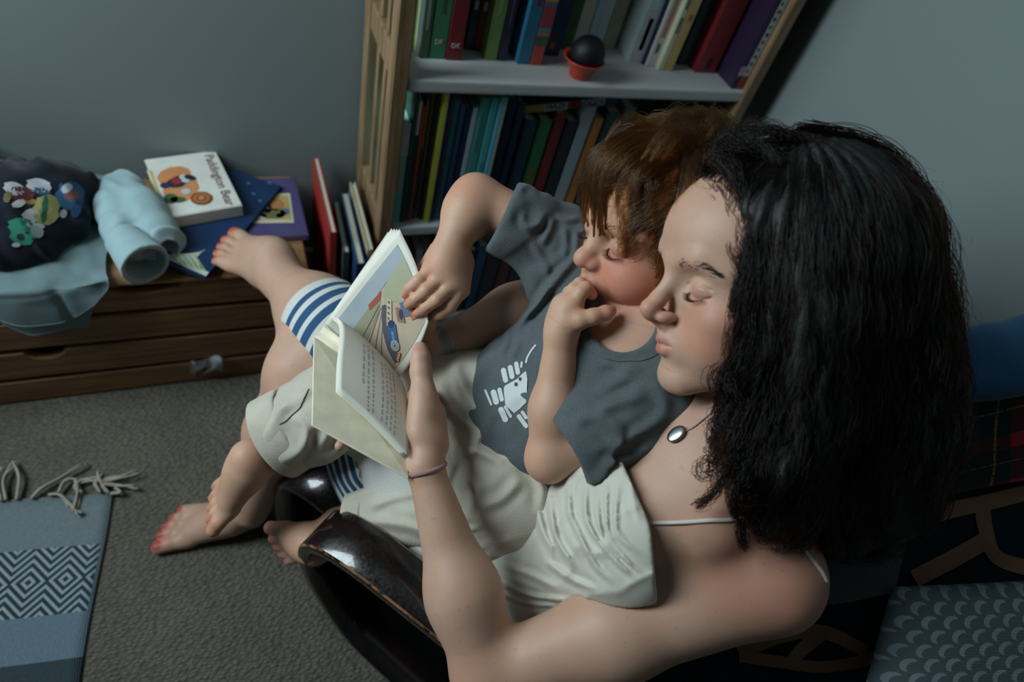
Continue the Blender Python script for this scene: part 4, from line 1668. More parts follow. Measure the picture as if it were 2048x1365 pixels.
def hand_right_woman():
    palm = Un([(px_chain([(868, 690, .85), (830, 705, .862), (792, 730, .868)], [.0215, .024, .024]), .012),
               (px_chain([(850, 715, .855), (800, 760, .868)], [.018, .018]), .014)])
    thumb = px_chain([(852, 672, .845), (852, 655, .822), (856, 645, .802), (858, 637, .789)], [.014, .012, .0105, .0080])
    F = [[(790, 710, .868), (752, 770, .872), (725, 812, .862), (706, 838, .845)],
         [(780, 735, .870), (740, 800, .872), (708, 846, .856), (688, 874, .832)],
         [(778, 755, .872), (730, 825, .870), (698, 868, .845), (679, 893, .815)],
         [(785, 775, .872), (745, 840, .868), (722, 872, .850), (706, 892, .830)]]
    return Fan(palm, [thumb] + [px_chain(f, [.0095, .0088, .0080, .0064]) for f in F], .010)


def foot(heel, ball, up, side, s=1.0, splay=1.0, curl=.2):
    """a foot from heel to the base of the toes; side points to the big toe"""
    heel, ball = np.asarray(heel, float), np.asarray(ball, float)
    x = unit(ball - heel)
    z = unit(np.asarray(up) - x * (np.asarray(up) @ x))
    y = unit(np.asarray(side) - x * (np.asarray(side) @ x) - z * (np.asarray(side) @ z))
    L = np.linalg.norm(ball - heel)

    def q(a, b, c):
        return heel + x * a * L + y * b * s + z * c * s
    body = Un([(Cone(q(0, 0, .022), q(.35, .002, .030), .026 * s, .026 * s), .01),
               (Cone(q(.30, .012, .040), q(.98, .022, .014), .028 * s, .015 * s), .02),
               (Cone(q(.30, -.014, .026), q(.88, -.026, .010), .022 * s, .0125 * s), .02),
               (Cone(q(.12, 0, .055), q(.80, .006, .022), .030 * s, .016 * s), .02)])
    toes = []
    spec = [(1.00, .026, .36, .0132, .0124), (1.02, .0075, .31, .0096, .0090), (.98, -.0065, .27, .0088, .0083), (.93, -.0195, .23, .0084, .0079), (.86, -.0315, .18, .0082, .0076)]
    tips = []
    for a, b, ln_, r0, r1 in spec:
        p0 = q(a - .10, b, .014)
        p1 = q(a + ln_ * .45, b * (1 + .05 * splay), .0145)
        p2 = q(a + ln_ * .85, b * (1 + .10 * splay), .0145 - .010 * curl * 5 * .3)
        toes.append(chain([p0, p1, p2], [r0 * s * 1.02, r0 * s * .92, r1 * s]))
        tips.append((p2, r1 * s, unit(p2 - p1)))
    return Fan(body, toes, .007 * s), tips, (x, y, z)


def build_woman():
    head = face_adult(HEAD_W)
    hw = HEAD_W
    neck_lo = notch - tf * .045 + tu * .01
    torso = Un([
        (Ell(pelvis + tu * .26 - tf * .02, (.135, .17, .095), TR), .03),
        (Ell(pelvis + tu * .03, (.165, .12, .11), TR), .08),
        (Ell(pelvis + tu * .13, (.130, .14, .095), TR), .06),
        (Ell(pelvis + tu * .375 - tf * .014, (.130, .085, .066), TR), .05),
        (Cone(notch - tf * .03 - tu * .03, shL, .040, .046), .05),
        (Cone(notch - tf * .03 - tu * .03, shR, .040, .046), .05),
        (Cone(notch - tf * .05, notch - tf * .05 - tl * .10, .03, .03), .03),
        (Ell(pelvis + tu * .315 + tl * .080 + tf * .040, (.050, .050, .040), TR), .03),
        (Ell(pelvis + tu * .315 - tl * .080 + tf * .040, (.050, .050, .040), TR), .03),
        (Cone(hw.p(-.018, 0, -.035), neck_lo, .052, .052), .03),
        (Cone(neck_lo + tu * .05, shL - tl * .03 + tu * .012, .035, .032), .04),
        (Cone(neck_lo + tu * .05, shR + tl * .03 + tu * .012, .035, .032), .04),
    ])
    armL = Un([(Cone(shL, shL * .45 + elL * .55, .052, .046), .03),
               (Cone(shL * .45 + elL * .55, elL, .046, .035), .03),
               (Cone(elL, elL * .62 + wrL * .38 + np.array([0, 0, .004]), .035, .0365), .02),
               (Cone(elL * .62 + wrL * .38, wrL, .0355, .0190), .03)])
    armR = Un([(Cone(shR, elR, .050, .038), .03),
               (Cone(elR, elR * .6 + wrR * .4, .037, .036), .02),
               (Cone(elR * .6 + wrR * .4, wrR, .0355, .0215), .03)])
    fL, tipsL, frL = foot(at_z(576, 578, .352), at_z(474, 514, .329), (.15, -.25, .95), (.1, 1, 0), 1.06, 1.3)
    fR, tipsR, frR = foot(at_z(505, 1040, .0), at_z(366, 1062, .0), (0, 0, 1), (0, -1, 0), 1.0)
    legL = Un([(Cone(hipL, knL, .082, .058), .04), (Cone(knL, knL * .62 + anL * .38, .055, .055), .03),
               (Cone(knL * .62 + anL * .38, anL, .055, .032), .04), (Cone(anL, at_z(540, 545, .37), .031, .030), .02)])
    legR = Un([(Cone(hipR, knR, .082, .045), .04), (Cone(knR, knR * .62 + anR * .38, .046, .046), .03),
               (Cone(knR * .62 + anR * .38, anR, .046, .030), .04)])
    body = Un([(torso, .0), (armL, .030), (armR, .03), (legL, .05), (legR, .05), (fL, .022), (fR, .022)])
    hl, hr = hand_left_woman(), hand_right_woman()
    body = Un([(body, 0), (hl, .012), (hr, .012)])
    full = Un([(body, 0), (head, .012)])
    nc, nn = hw.p(-.01, 0, -.085), hw.z            # meshing: finer above this plane, the same surface on both sides

    def in_head(c):
        return ((c - nc) @ nn > 0) & (np.linalg.norm(c - hw.c, axis=1) < .19)
    v1, f1 = mesh_sdf(full, .0024)
    v1, f1 = keep_faces(relax(v1, f1, 1), f1, lambda c: ~in_head(c - nn * .0012))
    hv = Un([(body, 0), (head, .012)])
    hv.lo, hv.hi = hw.c - .20, hw.c + .20
    v2, f2 = mesh_sdf(hv, .0013)
    v2, f2 = keep_faces(relax(v2, f2, 1), f2, in_head)
    v, f = merge_parts([(v1, f1), (v2, f2)])
    pink, lip, nail = (1.0, .80, .78), (.88, .48, .48), (.78, .30, .33)
    spots = [(hw.p(.075, s * .045, -.035), .032, (1.0, .80, .76)) for s in (1, -1)]
    spots += [(hw.p(.112, 0, -.028), .020, (1.0, .82, .78))]
    for s in (1, -1):
        for a, b in (((.1005, 0, -.0535), .0055), ((.096, s * .008, -.0548), .0052), ((.0915, s * .014, -.0565), .0045),
                     ((.100, 0, -.0655), .0066), ((.095, s * .008, -.064), .0060), ((.0905, s * .014, -.0615), .0048)):
            spots.append((hw.p(*a), b, (.95, .72, .72) if abs(s) else lip))
        spots += [(hw.p(.088, s * .034, -.0015), .010, (.94, .85, .84))]
    for tip, r, dx in tipsL + tipsR:
        up = frL[2] if any(tip is t[0] for t in tipsL) else frR[2]
        spots.append((tip + up * r * .9 + dx * r * .3, r * .78, nail))
        spots.append((tip, r * 1.8, pink))
    spots.append((P(838, 697, .748), .0065, (1.0, .88, .88)))
    spots += [(knR, .05, (1.0, .93, .92)), (P(1560, 1110, .65), .085, (.98, .80, .76)), (elL, .05, (1, .9, .88))]
    o = quad_obj('person', v, f, SKIN_W, None, {'tint': ('FLOAT_COLOR', tint_spots(v, spots))})
    return o, body


# ------------------------------------------------------------------ the child
HEAD_B = Frame(np.zeros(3), np.array([-.90, .17, -.34]) @ CAM_M, np.array([-.05, -.815, -.55]) @ CAM_M, .98)
HEAD_B.c = P(1150, 519, .715) - (HEAD_B.p(.1135, 0, -.020) - HEAD_B.c)
bnk = P(1290, 672, .765)
bshR, belR, bwrR = P(1140, 500, .80), P(952, 398, .79), P(908, 478, .775)
bshL, belL, bwrL = P(1325, 800, .732), P(1098, 918, .735), P(1122, 668, .715)
bpel = P(1030, 885, .86)
bknR, banR = P(770, 770, .875), P(540, 905, .885)
bhR, bhL = bpel + np.array([-.02, .06, .0]), bpel + np.array([.0, -.055, -.01])
bknL, banL = P(975, 1020, .855), P(676, 1050, .95)
btu = unit(bnk - bpel)
btl = unit((bshL - bshR) - btu * ((bshL - bshR) @ btu))
btf = unit(np.cross(btl, btu))
BR = np.array([btl, btu, btf])


def hand_right_child():
    palm = Un([(px_chain([(908, 478, .775), (892, 525, .770)], [.0185, .019]), .01),
               (px_chain([(885, 505, .772), (866, 535, .770)], [.014, .0125]), .012),
               (px_chain([(905, 510, .774), (888, 548, .766)], [.0145, .0125]), .012),
               (px_chain([(918, 520, .778), (907, 565, .768)], [.0145, .0120]), .012),
               (px_chain([(926, 530, .785), (922, 578, .775)], [.0125, .0110]), .012)])
    F = [[(866, 535, .770), (838, 562, .764), (820, 578, .768), (811, 589, .772)],
         [(886, 552, .766), (852, 582, .758), (830, 600, .764), (817, 610, .771)],
         [(906, 568, .768), (874, 600, .758), (850, 617, .766), (835, 627, .774)],
         [(922, 582, .775), (900, 614, .768), (880, 628, .775), (866, 634, .782)]]
    th = [(875, 500, .785), (848, 540, .795), (830, 566, .796), (822, 580, .792)]
    return Fan(palm, [px_chain(f, [.0085, .0076, .0070, .0060], .003) for f in F] + [px_chain(th, [.0105, .0090, .0080, .0066])], .006)


def hand_left_child():
    palm = Un([(px_chain([(1122, 668, .715), (1134, 632, .712)], [.018, .0175]), .01),
               (px_chain([(1118, 640, .718), (1124, 610, .718)], [.0135, .0115]), .012),
               (px_chain([(1138, 640, .710), (1143, 612, .708)], [.0140, .0115]), .012)])
    F = [[(1146, 612, .706), (1162, 586, .702), (1172, 576, .704), (1184, 590, .708)],
         [(1134, 606, .712), (1148, 580, .712), (1160, 568, .714), (1174, 572, .716)],
         [(1126, 608, .720), (1140, 586, .726), (1154, 582, .728), (1164, 588, .728)],
         [(1120, 616, .726), (1134, 598, .734), (1148, 596, .734), (1156, 602, .732)]]
    th = [(1134, 650, .705), (1160, 641, .698), (1186, 634, .696), (1212, 626, .700), (1222, 622, .703)]
    return Fan(palm, [px_chain(f, [.0085, .0078, .0072, .0060], .003) for f in F] + [px_chain(th, [.0115, .0098, .0088, .0080, .0062])], .006)


def build_child():
    hb = HEAD_B
    head = face_child(hb)
    body = Un([
        (Ell(bpel + btu * .16 - btf * .0, (.095, .15, .075), BR), .03),
        (Ell(bpel + btu * .02, (.105, .09, .08), BR), .06),
        (Cone(bnk - btu * .060, bshR, .032, .036), .03),
        (Cone(bnk - btu * .060, bshL, .032, .036), .03),
        (Cone(hb.p(-.015, 0, -.03), bnk - btu * .04, .040, .042), .02),
        (Un([(Cone(bshR, belR, .034, .0285), .02), (Cone(belR, belR * .6 + bwrR * .4, .0285, .0275), .012), (Cone(belR * .6 + bwrR * .4, bwrR, .0275, .0180), .02)]), .02),
        (Un([(Cone(bshL, belL, .034, .026), .02), (Cone(belL, belL * .6 + bwrL * .4, .0250, .0245), .012), (Cone(belL * .6 + bwrL * .4, bwrL, .0245, .0165), .02)]), .02),
        (Un([(Cone(bhR, bknR, .058, .044), .02), (Cone(bknR, banR, .042, .026), .02)]), .03),
        (Un([(Cone(bhL, bknL, .058, .044), .02), (Cone(bknL, banL, .042, .026), .02)]), .03)])
    f1, t1, fr1 = foot(P(556, 912, .885), P(456, 1006, .895), np.array([-.40, -.28, -.87]) @ CAM_M, np.array([.42, .90, -.1]) @ CAM_M, .78, 1.2)
    f2, t2, fr2 = foot(P(660, 1072, .965), P(576, 1080, .968), np.array([-.35, .10, -.92]) @ CAM_M, np.array([-.15, -.95, .1]) @ CAM_M, .80, 1.3)
    body = Un([(body, 0), (f1, .016), (f2, .016)])
    body = Un([(body, 0), (hand_right_child(), .009), (hand_left_child(), .009)])
    nc, nn = hb.p(-.01, 0, -.075), hb.z

    def in_head(c):
        return ((c - nc) @ nn > 0) & (np.linalg.norm(c - hb.c, axis=1) < .17) & ((c - P(1200, 620, .68)) @ (CAM_M[2] + CAM_M[1] * 0) > -1)
    # the hand at the mouth must not melt into the face
    full = Un([(body, 0), (head, .0)])
    neck = Un([(full, 0), (Cone(hb.p(-.015, 0, -.03), bnk - btu * .04, .040, .042), .02)])
    v1, f1_ = mesh_sdf(neck, .0020)
    v1, f1_ = keep_faces(relax(v1, f1_, 1), f1_, lambda c: ~in_head(c - nn * .001))
    neck.lo, neck.hi = hb.c - .18, hb.c + .18
    v2, f2_ = mesh_sdf(neck, .0012)
    v2, f2_ = keep_faces(relax(v2, f2_, 1), f2_, in_head)
    v, f = merge_parts([(v1, f1_), (v2, f2_)])
    spots = [(hb.p(.075, s * .042, -.036), .036, (1.0, .72, .70)) for s in (1, -1)]
    spots += [(hb.p(.104, 0, -.020), .016, (1.0, .86, .84))]
    for s in (1, -1):
        for a, b in (((.1000, 0, -.0460), .006), ((.0955, s * .008, -.0485), .0055), ((.0960, 0, -.0605), .0066), ((.0915, s * .008, -.0585), .006)):
            spots.append((hb.p(*a), b, (.93, .62, .60)))
        spots += [(hb.p(.086, s * .034, -.001), .011, (.90, .80, .82))]
    for t in t1 + t2:
        spots.append((t[0], t[1] * 1.9, (1.0, .84, .80)))
    spots += [(belR, .04, (1, .90, .88)), (P(866, 535, .77), .02, (1, .86, .83)), (P(811, 589, .772), .014, (1, .82, .8)), (P(835, 627, .774), .02, (1, .84, .8))]
    o = quad_obj('person', v, f, SKIN_B, None, {'tint': ('FLOAT_COLOR', tint_spots(v, spots))})
    return o, body


import time
T0 = time.time()
woman, woman_sdf = build_woman()
tag(woman, 'person with long dark curly hair in a pale camisole, reading in the low armchair', 'person')
print('woman', time.time() - T0, len(woman.data.polygons))
child, child_sdf = build_child()
tag(child, 'child in a grey T-shirt sitting on a lap, pointing at the open book', 'person')
print('child', time.time() - T0, len(child.data.polygons))
# ------------------------------------------------------------------ clothes
LINEN = cloth_mat('oatmeal_linen', (196, 188, 172), .92, .08, 2300, .45)
TEE = cloth_mat('charcoal_jersey', (82, 88, 91), .95, .10, 3000, .3, heather=.25)
SATIN = cloth_mat('ivory_satin', (200, 196, 182), .55, .04, 4200, .10)


def ridge(pts, r):
    q = [P(*p) for p in pts]
    n = len(q)
    return chain(q, [r * (.5 + .5 * math.sin(math.pi * i / max(1, n - 1))) for i in range(n)], .006)


# T-shirt
slR = P(1018, 440, .785)
slRd = unit(slR - bshR)
slL = P(1174, 884, .716)
slLd = unit(slL - bshL)
tors = Un([(Ell(bpel + btu * .155, (.108, .16, .088), BR), .03),
           (Ell(bpel + btu * .04, (.118, .10, .094), BR), .06),
           (Cone(bnk - btu * .062, bshR, .042, .044), .03),
           (Cone(bnk - btu * .062, bshL, .042, .044), .03)])
slvR = Un([(Cone(bshR, slR, .044, .047), .02), (Cone(bshR * .6 + bpel * .4 + btu * .03, slR * .35 + bshR * .65 + np.array([0, 0, -.025]), .035, .028), .04)])
slvL = Un([(Cone(bshL, slL, .056, .052), .03)])
crT = creases([([(1054, 413), (1046, 440), (1058, 455), (1078, 447), (1092, 420)], 7, .0040), ([(1107, 430), (1100, 455), (1090, 478), (1080, 492)], 7, .0040), ([(1110, 432), (1135, 440), (1160, 438)], 6, .0035),
               ([(1130, 450), (1133, 490), (1128, 520)], 7, .0035), ([(1150, 460), (1152, 490), (1146, 520)], 6, .0035), ([(1165, 500), (1120, 550), (1070, 612), (1015, 680)], 8, .0045), ([(1060, 480), (1085, 520), (1100, 560)], 7, .0030),
               ([(1100, 570), (1075, 610), (1040, 640)], 7, .0035), ([(1020, 660), (1012, 690), (1000, 720)], 7, .0035), ([(1040, 660), (1030, 700), (1020, 720)], 7, .0030),
               ([(1175, 800), (1225, 770), (1260, 745), (1290, 740)], 12, .0038), ([(1190, 838), (1215, 812), (1250, 800), (1305, 788)], 12, .0040), ([(1145, 852), (1175, 835), (1215, 845), (1255, 872)], 11, .0036),
               ([(1175, 900), (1240, 890), (1300, 855), (1345, 820)], 12, .0036), ([(1200, 930), (1260, 920), (1310, 890)], 10, .0030),
               ([(1300, 760), (1325, 790), (1335, 830)], 12, .0030), ([(1200, 720), (1240, 735), (1275, 730)], 8, .0035)])
armRc = Cone(slR + (bshR - slR) * .25, belR, .038, .044)
armLc = Cone(slL + slLd * .004, slL + slLd * .08, .036, .041)
neckc = Cone(HEAD_B.p(-.02, 0, -.03), bnk - btu * .056 + btf * .020 + btl * .012, .058, .060)
fA, fB = folds(btl * .5 + btf * .3 + btu * .2, 30, .0042, .6, 1.0), folds(slRd + .3 * btu, 34, .0040, .6, 3.0)
fC = folds(slLd * .6 + btu * .5, 32, .0045, .6, 5.5)
slvR = Cut(Keep(Off(slvR, 0, fB), [(slR + slRd * .012, slRd)], .004), [(armRc, .003)])
slvL = Cut(Keep(Off(slvL, 0, fC), [(slL + slLd * .026, slLd)], .004), [(armLc, .003)])
shirt = Un([(Keep(Off(tors, 0, fA), [(bpel - btu * .035, -btu)], .004), 0), (slvR, .03), (slvL, .025)])
shirt = Cut(Off(shirt, 0, crT), [(neckc, .004), (Cone(P(1246, 640, .70), P(1254, 656, .77), .034, .040), .006)])
tee = sdf_obj('t_shirt', shirt, .0023, TEE, child, 3)
# the white print, laid on the jersey
PRINT = simple_mat('white_screen_print', (196, 200, 200), .6, .03, 60)
tb = bvh_of(tee)


def print_shape(outline, lift=.0007, rings=5):
    o_ = np.array(outline, float)
    c = o_.mean(0)
    vs, fs = [], []
    h = hit(tb, *c, lift)
    if h is None:
        return
    vs.append(h[0])
    n = len(o_)
    for r in range(1, rings + 1):
        for q in o_:
            x = c + (q - c) * r / rings
            hh = hit(tb, *x, lift)
            vs.append(hh[0] if hh is not None and np.linalg.norm(hh[0] - vs[0]) < .06 else vs[0])
    for k in range(n):
        fs.append((0, 1 + k, 1 + (k + 1) % n))
    for r in range(rings - 1):
        for k in range(n):
            a, b2 = 1 + r * n + k, 1 + r * n + (k + 1) % n
            fs.append((a, a + n, b2 + n, b2))
    mesh_obj('shirt_print', vs, fs, PRINT, tee, True)


def pill(x0, y0, x1, y1, w):
    d = np.array([x1 - x0, y1 - y0], float)
    L = np.linalg.norm(d)
    d /= L
    n = np.array([-d[1], d[0]])
    out = []
    for k in range(9):
        a = math.pi * k / 8
        out.append(np.array([x0, y0]) + n * w / 2 * math.cos(a) - d * w / 2 * math.sin(a))
    for k in range(9):
        a = math.pi * k / 8
        out.append(np.array([x1, y1]) - n * w / 2 * math.cos(a) + d * w / 2 * math.sin(a))
    return out


s_ = 5.69


def c8(x, y):
    return 940 + x / s_, 660 + y / s_


for a in ((385, 465, 410, 575, 60), (462, 432, 482, 535, 58), (530, 390, 548, 490, 50), (592, 375, 586, 425, 24),
          (180, 695, 245, 850, 26), (272, 715, 302, 822, 66), (340, 685, 365, 795, 50), (358, 912, 405, 1020, 66), (405, 880, 465, 985, 34), (560, 985, 640, 1095, 50), (600, 940, 640, 1000, 40)):
    q0, q1 = c8(a[0], a[1]), c8(a[2], a[3])
    print_shape(pill(*q0, *q1, a[4] / s_))
print_shape([c8(*q) for q in ((400, 640), (470, 600), (540, 560), (600, 500), (640, 470), (655, 560), (650, 700), (640, 830), (570, 900), (505, 950), (440, 890), (405, 855), (392, 740), (388, 670))])
ribbon_on('collar', tb, [(1168, 668), (1182, 690), (1210, 708), (1246, 716), (1284, 712), (1312, 698), (1330, 676)], .0105, TEE, tee, .0012)
DOT = cloth_mat('print_gap', (72, 80, 86))
for x, y, r_ in ((527, 622, 3.2), (573, 562, 2.8)):
    n0_ = len(tee.children)
    cx_, cy_ = c8(x, y)
    pts_ = []
    for k in range(12):
        a = 2 * math.pi * k / 12
        hh = hit(tb, cx_ + r_ * math.cos(a), cy_ + r_ * 1.3 * math.sin(a), .0013)
        if hh is not None:
            pts_.append(hh[0])
    mesh_obj('shirt_print', pts_, [tuple(range(len(pts_)))], DOT, tee)
ribbon_on('shirt_print', tb, [c8(640, 380), c8(655, 320), c8(700, 240), c8(740, 190), c8(755, 175)], .0028, PRINT, tee, .0008, cross=2)

# linen trousers
cufR, cufL = P(578, 862, .885), P(735, 1030, .915)
dR, dL = unit(banR - bknR), unit(cufL - bknL)
pfold = folds(unit(bknR - bhR) + .4 * btu, 24, .0060, .6, 8.0)
pfold2 = folds((-.3, .8, .5), 34, .0030, .5, 11.0)


def pf(p):
    return pfold(p) + pfold2(p)


lowR = Cut(Keep(Off(Cone(bknR, cufR + dR * .02, .066, .054), 0, pf), [(cufR + dR * .010, dR)], .003), [(Cone(cufR - dR * .05, cufR + dR * .06, .044, .049), .003)])
lowL = Cut(Keep(Off(Cone(bknL, cufL + dL * .02, .060, .038), 0, pf), [(cufL + dL * .012, dL)], .003), [(Cone(cufL - dL * .03, cufL + dL * .06, .029, .033), .003)])
pants = Un([(Ell(bpel - btu * .01, (.128, .085, .100), BR), .03),
            (Cone(bhR, bknR, .078, .068), .05),
            (Cone(bhL + np.array([-.01, -.01, 0]), bknL, .082, .068), .05)])
crP = creases([([(905, 715), (935, 790), (985, 850), (1045, 900)], 11, .0060), ([(875, 770), (910, 830), (965, 862)], 10, .0050), ([(995, 890), (1060, 930), (1085, 975), (1080, 1035)], 10, .0060), ([(910, 885), (902, 930), (882, 990)], 9, .0045),
               ([(955, 1015), (1000, 1000), (1045, 955)], 10, .0045), ([(640, 755), (600, 798), (556, 822)], 9, .0032), ([(695, 800), (660, 860), (638, 905)], 10, .0050), ([(590, 830), (610, 860), (612, 900)], 8, .0040), ([(735, 1015), (790, 995), (850, 985)], 9, .0045),
               ([(720, 1040), (800, 1050), (900, 1075)], 9, .0045), ([(920, 900), (960, 905), (1010, 930)], 9, .0045), ([(1000, 760), (985, 800), (1010, 850)], 10, .0040), ([(930, 960), (950, 985), (945, 1030)], 9, .0035)])
pantsn = Keep(Off(pants, 0.0, pf), [(bpel + btu * .055, btu)], .003)
pantsn = Off(Un([(pantsn, 0), (lowR, .03), (lowL, .03)]), 0, crP)
trous = sdf_obj('linen_trousers', pantsn, .0025, LINEN, child, 1)
trb = bvh_of(trous)
# rolled cuffs
for c_, d_, r_, w_ in ((cufR, dR, .0585, .030), (cufL, dL, .042, .022)):
    cuff = Off(Cone(c_ - d_ * w_ * .1, c_ + d_ * w_ * .9, r_, r_ + .002), 0, folds(np.cross(d_, (.3, .5, .8)), 26, .003, .6, 4.0))
    cuff = Keep(cuff, [(c_ + d_ * w_ * .8, d_), (c_ - d_ * w_ * .6, -d_)], .004)
    cuff = Cut(cuff, [(Cone(c_ - d_ * .12, c_ + d_ * .12, r_ - .006, r_ - .005), .003)])
    sdf_obj('rolled_cuff', cuff, .002, LINEN, child, 1)

ribbon_on('cuff_tab', trb, [(552, 838), (572, 826), (592, 806), (612, 778)], .0165, LINEN, trous, .002)

# camisole
t_ = tu
cam_body = Un([(Ell(pelvis + tu * .375 - tf * .014, (.130, .085, .066), TR), .05),
               (Ell(pelvis + tu * .26 - tf * .015, (.140, .17, .100), TR), .03),
               (Ell(pelvis + tu * .03, (.172, .13, .118), TR), .08),
               (Ell(pelvis + tu * .13 + tf * .012, (.142, .15, .104), TR), .08),
               (Ell(pelvis + tu * .300 + tl * .078 + tf * .036, (.080, .078, .052), TR), .06),
               (Ell(pelvis + tu * .300 - tl * .078 + tf * .036, (.080, .078, .052), TR), .06)])


def cam_fold(p):
    q = (p - pelvis) @ TR.T
    a = q[:, 0] * 46 + q[:, 1] * 17 + 1.5 * vnoise(p * 13) + .5 * vnoise(p * 40 + 3)
    r_ = 1 - 2 * np.abs((a / 1.9) % 1.0 - .5)
    m_ = .30 + .70 * np.clip(vnoise(p * 12 + 20) * 1.5 + .4, 0, 1)
    return .0042 * (r_ ** 3) * m_ + .0012 * vnoise(p * 30 + 7)


def sight_plane(a, b_, toward):
    """plane through two sight lines of the neckline; its normal points to the pixel 'toward'"""
    n = unit(np.cross(ray(*a), ray(*b_)))
    return (CAM_POS, n if n @ ray(*toward) > 0 else -n)


crC = creases([([(1139, 950), (1139, 1022), (1153, 1058), (1189, 1129), (1226, 1166)], 5, .0045), ([(1174, 955), (1171, 1022), (1185, 1065), (1235, 1125), (1275, 1158)], 5, .0045), ([(1192, 980), (1203, 1068), (1253, 1122), (1286, 1148)], 4.5, .0035),
               ([(1237, 960), (1231, 1029), (1238, 1072), (1284, 1112)], 5, .0035), ([(1262, 940), (1266, 1000), (1280, 1050)], 5, .0022), ([(1098, 975), (1107, 1058), (1125, 1100), (1156, 1140)], 6, .0045), ([(1070, 1000), (1085, 1060), (1110, 1110)], 6, .0035),
               ([(1085, 1118), (1139, 1157), (1195, 1182)], 6, .0040), ([(980, 1160), (1064, 1193), (1145, 1202)], 5, .0040), ([(985, 1185), (1060, 1208), (1120, 1212)], 4, .0035), ([(1000, 1130), (1060, 1150), (1120, 1180)], 6, .0030), ([(1215, 960), (1212, 1020), (1220, 1075), (1262, 1130)], 4, .0028)])
camis = Keep(Off(Off(cam_body, .004, cam_fold), 0, crC), [sight_plane((1288, 905), (1301, 1048), (1500, 980)), sight_plane((1299, 1048), (1326, 1110), (1500, 980)), (pelvis - tu * .07, -tu)], .003)
camis = Cut(camis, [(Cone(shL, shL * .45 + elL * .55, .058, .052), .004), (Cone(shR, elR, .056, .044), .004), (Off(woman_sdf, -.004), .0)])
cami = sdf_obj('camisole', camis, .0024, SATIN, woman, 1)
wb = bvh_of(woman)


def on_body(pix, lift):
    out = []
    for x, y in pix:
        h = hit(wb, x, y, lift)
        if h is not None:
            out.append(h[0])
    return out


STRAP = cloth_mat('ivory_strap', (206, 198, 190), .7, .04, 4000, .1)
sp1 = on_body([(1296, 1047), (1335, 1046), (1380, 1044), (1420, 1041), (1455, 1040), (1490, 1036), (1525, 1045), (1560, 1062), (1590, 1085), (1618, 1115), (1640, 1142), (1652, 1165)], .0012)
tube('strap', catmull(sp1, 5), .0021, STRAP, cami, 8)

# striped skirt: the hem round her raised calf and the part that hangs between
m, nt, ns, ln, b = new_mat('white_cotton_blue_stripes')
at = nd(ns, 'ShaderNodeAttribute', attribute_name='band')
bl = ramp(ns, ln, at.outputs['Fac'], [(0.0, 0.0)])
cr_ = [n for n in ns if n.type == 'VALTORGB'][-1]
cr_.color_ramp.interpolation = 'CONSTANT'
els = cr_.color_ramp.elements
while len(els) > 1:
    els.remove(els[-1])
els[0].position, els[0].color = 0, (0, 0, 0, 1)
for p_, v_ in ((.16, 1), (.26, 0), (.30, 0), (.36, 1), (.50, 0), (.58, 1), (.70, 0), (.78, 1), (.90, 0)):
    e_ = els.new(p_)
    e_.color = (v_, v_, v_, 1)
ln.new(mixer(ns, ln, bl, lin((206, 206, 200)), lin((38, 78, 116))), b.inputs['Base Color'])
b.inputs['Roughness'].default_value = .9
bump(ns, ln, b, mth(ns, ln, 'ADD', mth(ns, ln, 'MULTIPLY', weave(ns, ln, 2600), .25), noise(ns, ln, 200, 3)), .3, .0008)
STRIPE = m
ka = unit(anL - knL)
hemc = knL * .44 + anL * .56
sk = Un([(Cone(hipL, knL, .095, .070), .04), (Cone(knL, hemc, .068, .068), .03), (Cone(hipR, knR + (hipR - knR) * .3, .095, .070), .05)])
sk = Off(sk, 0, folds((.2, .7, .6), 12, .004, .5, 5.0))
hn = ka
hem_p = knL * .64 + anL * .36
sk = Keep(sk, [(hem_p, hn)], .002)
sk = Cut(sk, [(Cone(knL, anL, .061, .062), .002)])


def band_attr(v):
    return {'band': ('FLOAT', np.clip(((hem_p - v) @ hn) / .115, 0, 1))}


skirt = sdf_obj('striped_skirt', sk, .0025, STRIPE, woman, 1, band_attr)
# hanging fold of the skirt
pts = sheet_points([[(625, 850, .895), (700, 870, .89), (780, 890, .885), (860, 900, .88)],
                    [(642, 905, .90), (715, 925, .893), (780, 930, .888), (850, 930, .88)],
                    [(660, 960, .905), (715, 965, .90), (775, 965, .89), (840, 960, .88)],
                    [(692, 1014, .91), (735, 1006, .905), (790, 990, .90), (850, 980, .885)]], 10, 10)
du, dv = np.gradient(pts, axis=1), np.gradient(pts, axis=0)
nr = np.cross(du, dv)
nr /= np.linalg.norm(nr, axis=2)[..., None]
shp = pts.shape[:2]
uu = np.linspace(0, 1, shp[1])[None, :].repeat(shp[0], 0)
vv_ = np.linspace(0, 1, shp[0])[:, None].repeat(shp[1], 1)
pts = pts + nr * (.006 * np.sin(uu * 9 + vv_ * 4))[..., None]
idx = np.arange(shp[0] * shp[1]).reshape(shp)
fs = np.stack([idx[:-1, :-1], idx[:-1, 1:], idx[1:, 1:], idx[1:, :-1]], -1).reshape(-1, 4)
fold = quad_obj('skirt_fold', pts.reshape(-1, 3), fs, STRIPE, skirt, {'band': ('FLOAT', ((uu * 2.3 + .16 * np.sin(vv_ * 4 + 1) + .12 * vv_ + .02) % 1.0).ravel())})
md = fold.modifiers.new('thickness', 'SOLIDIFY')
md.thickness = .0016

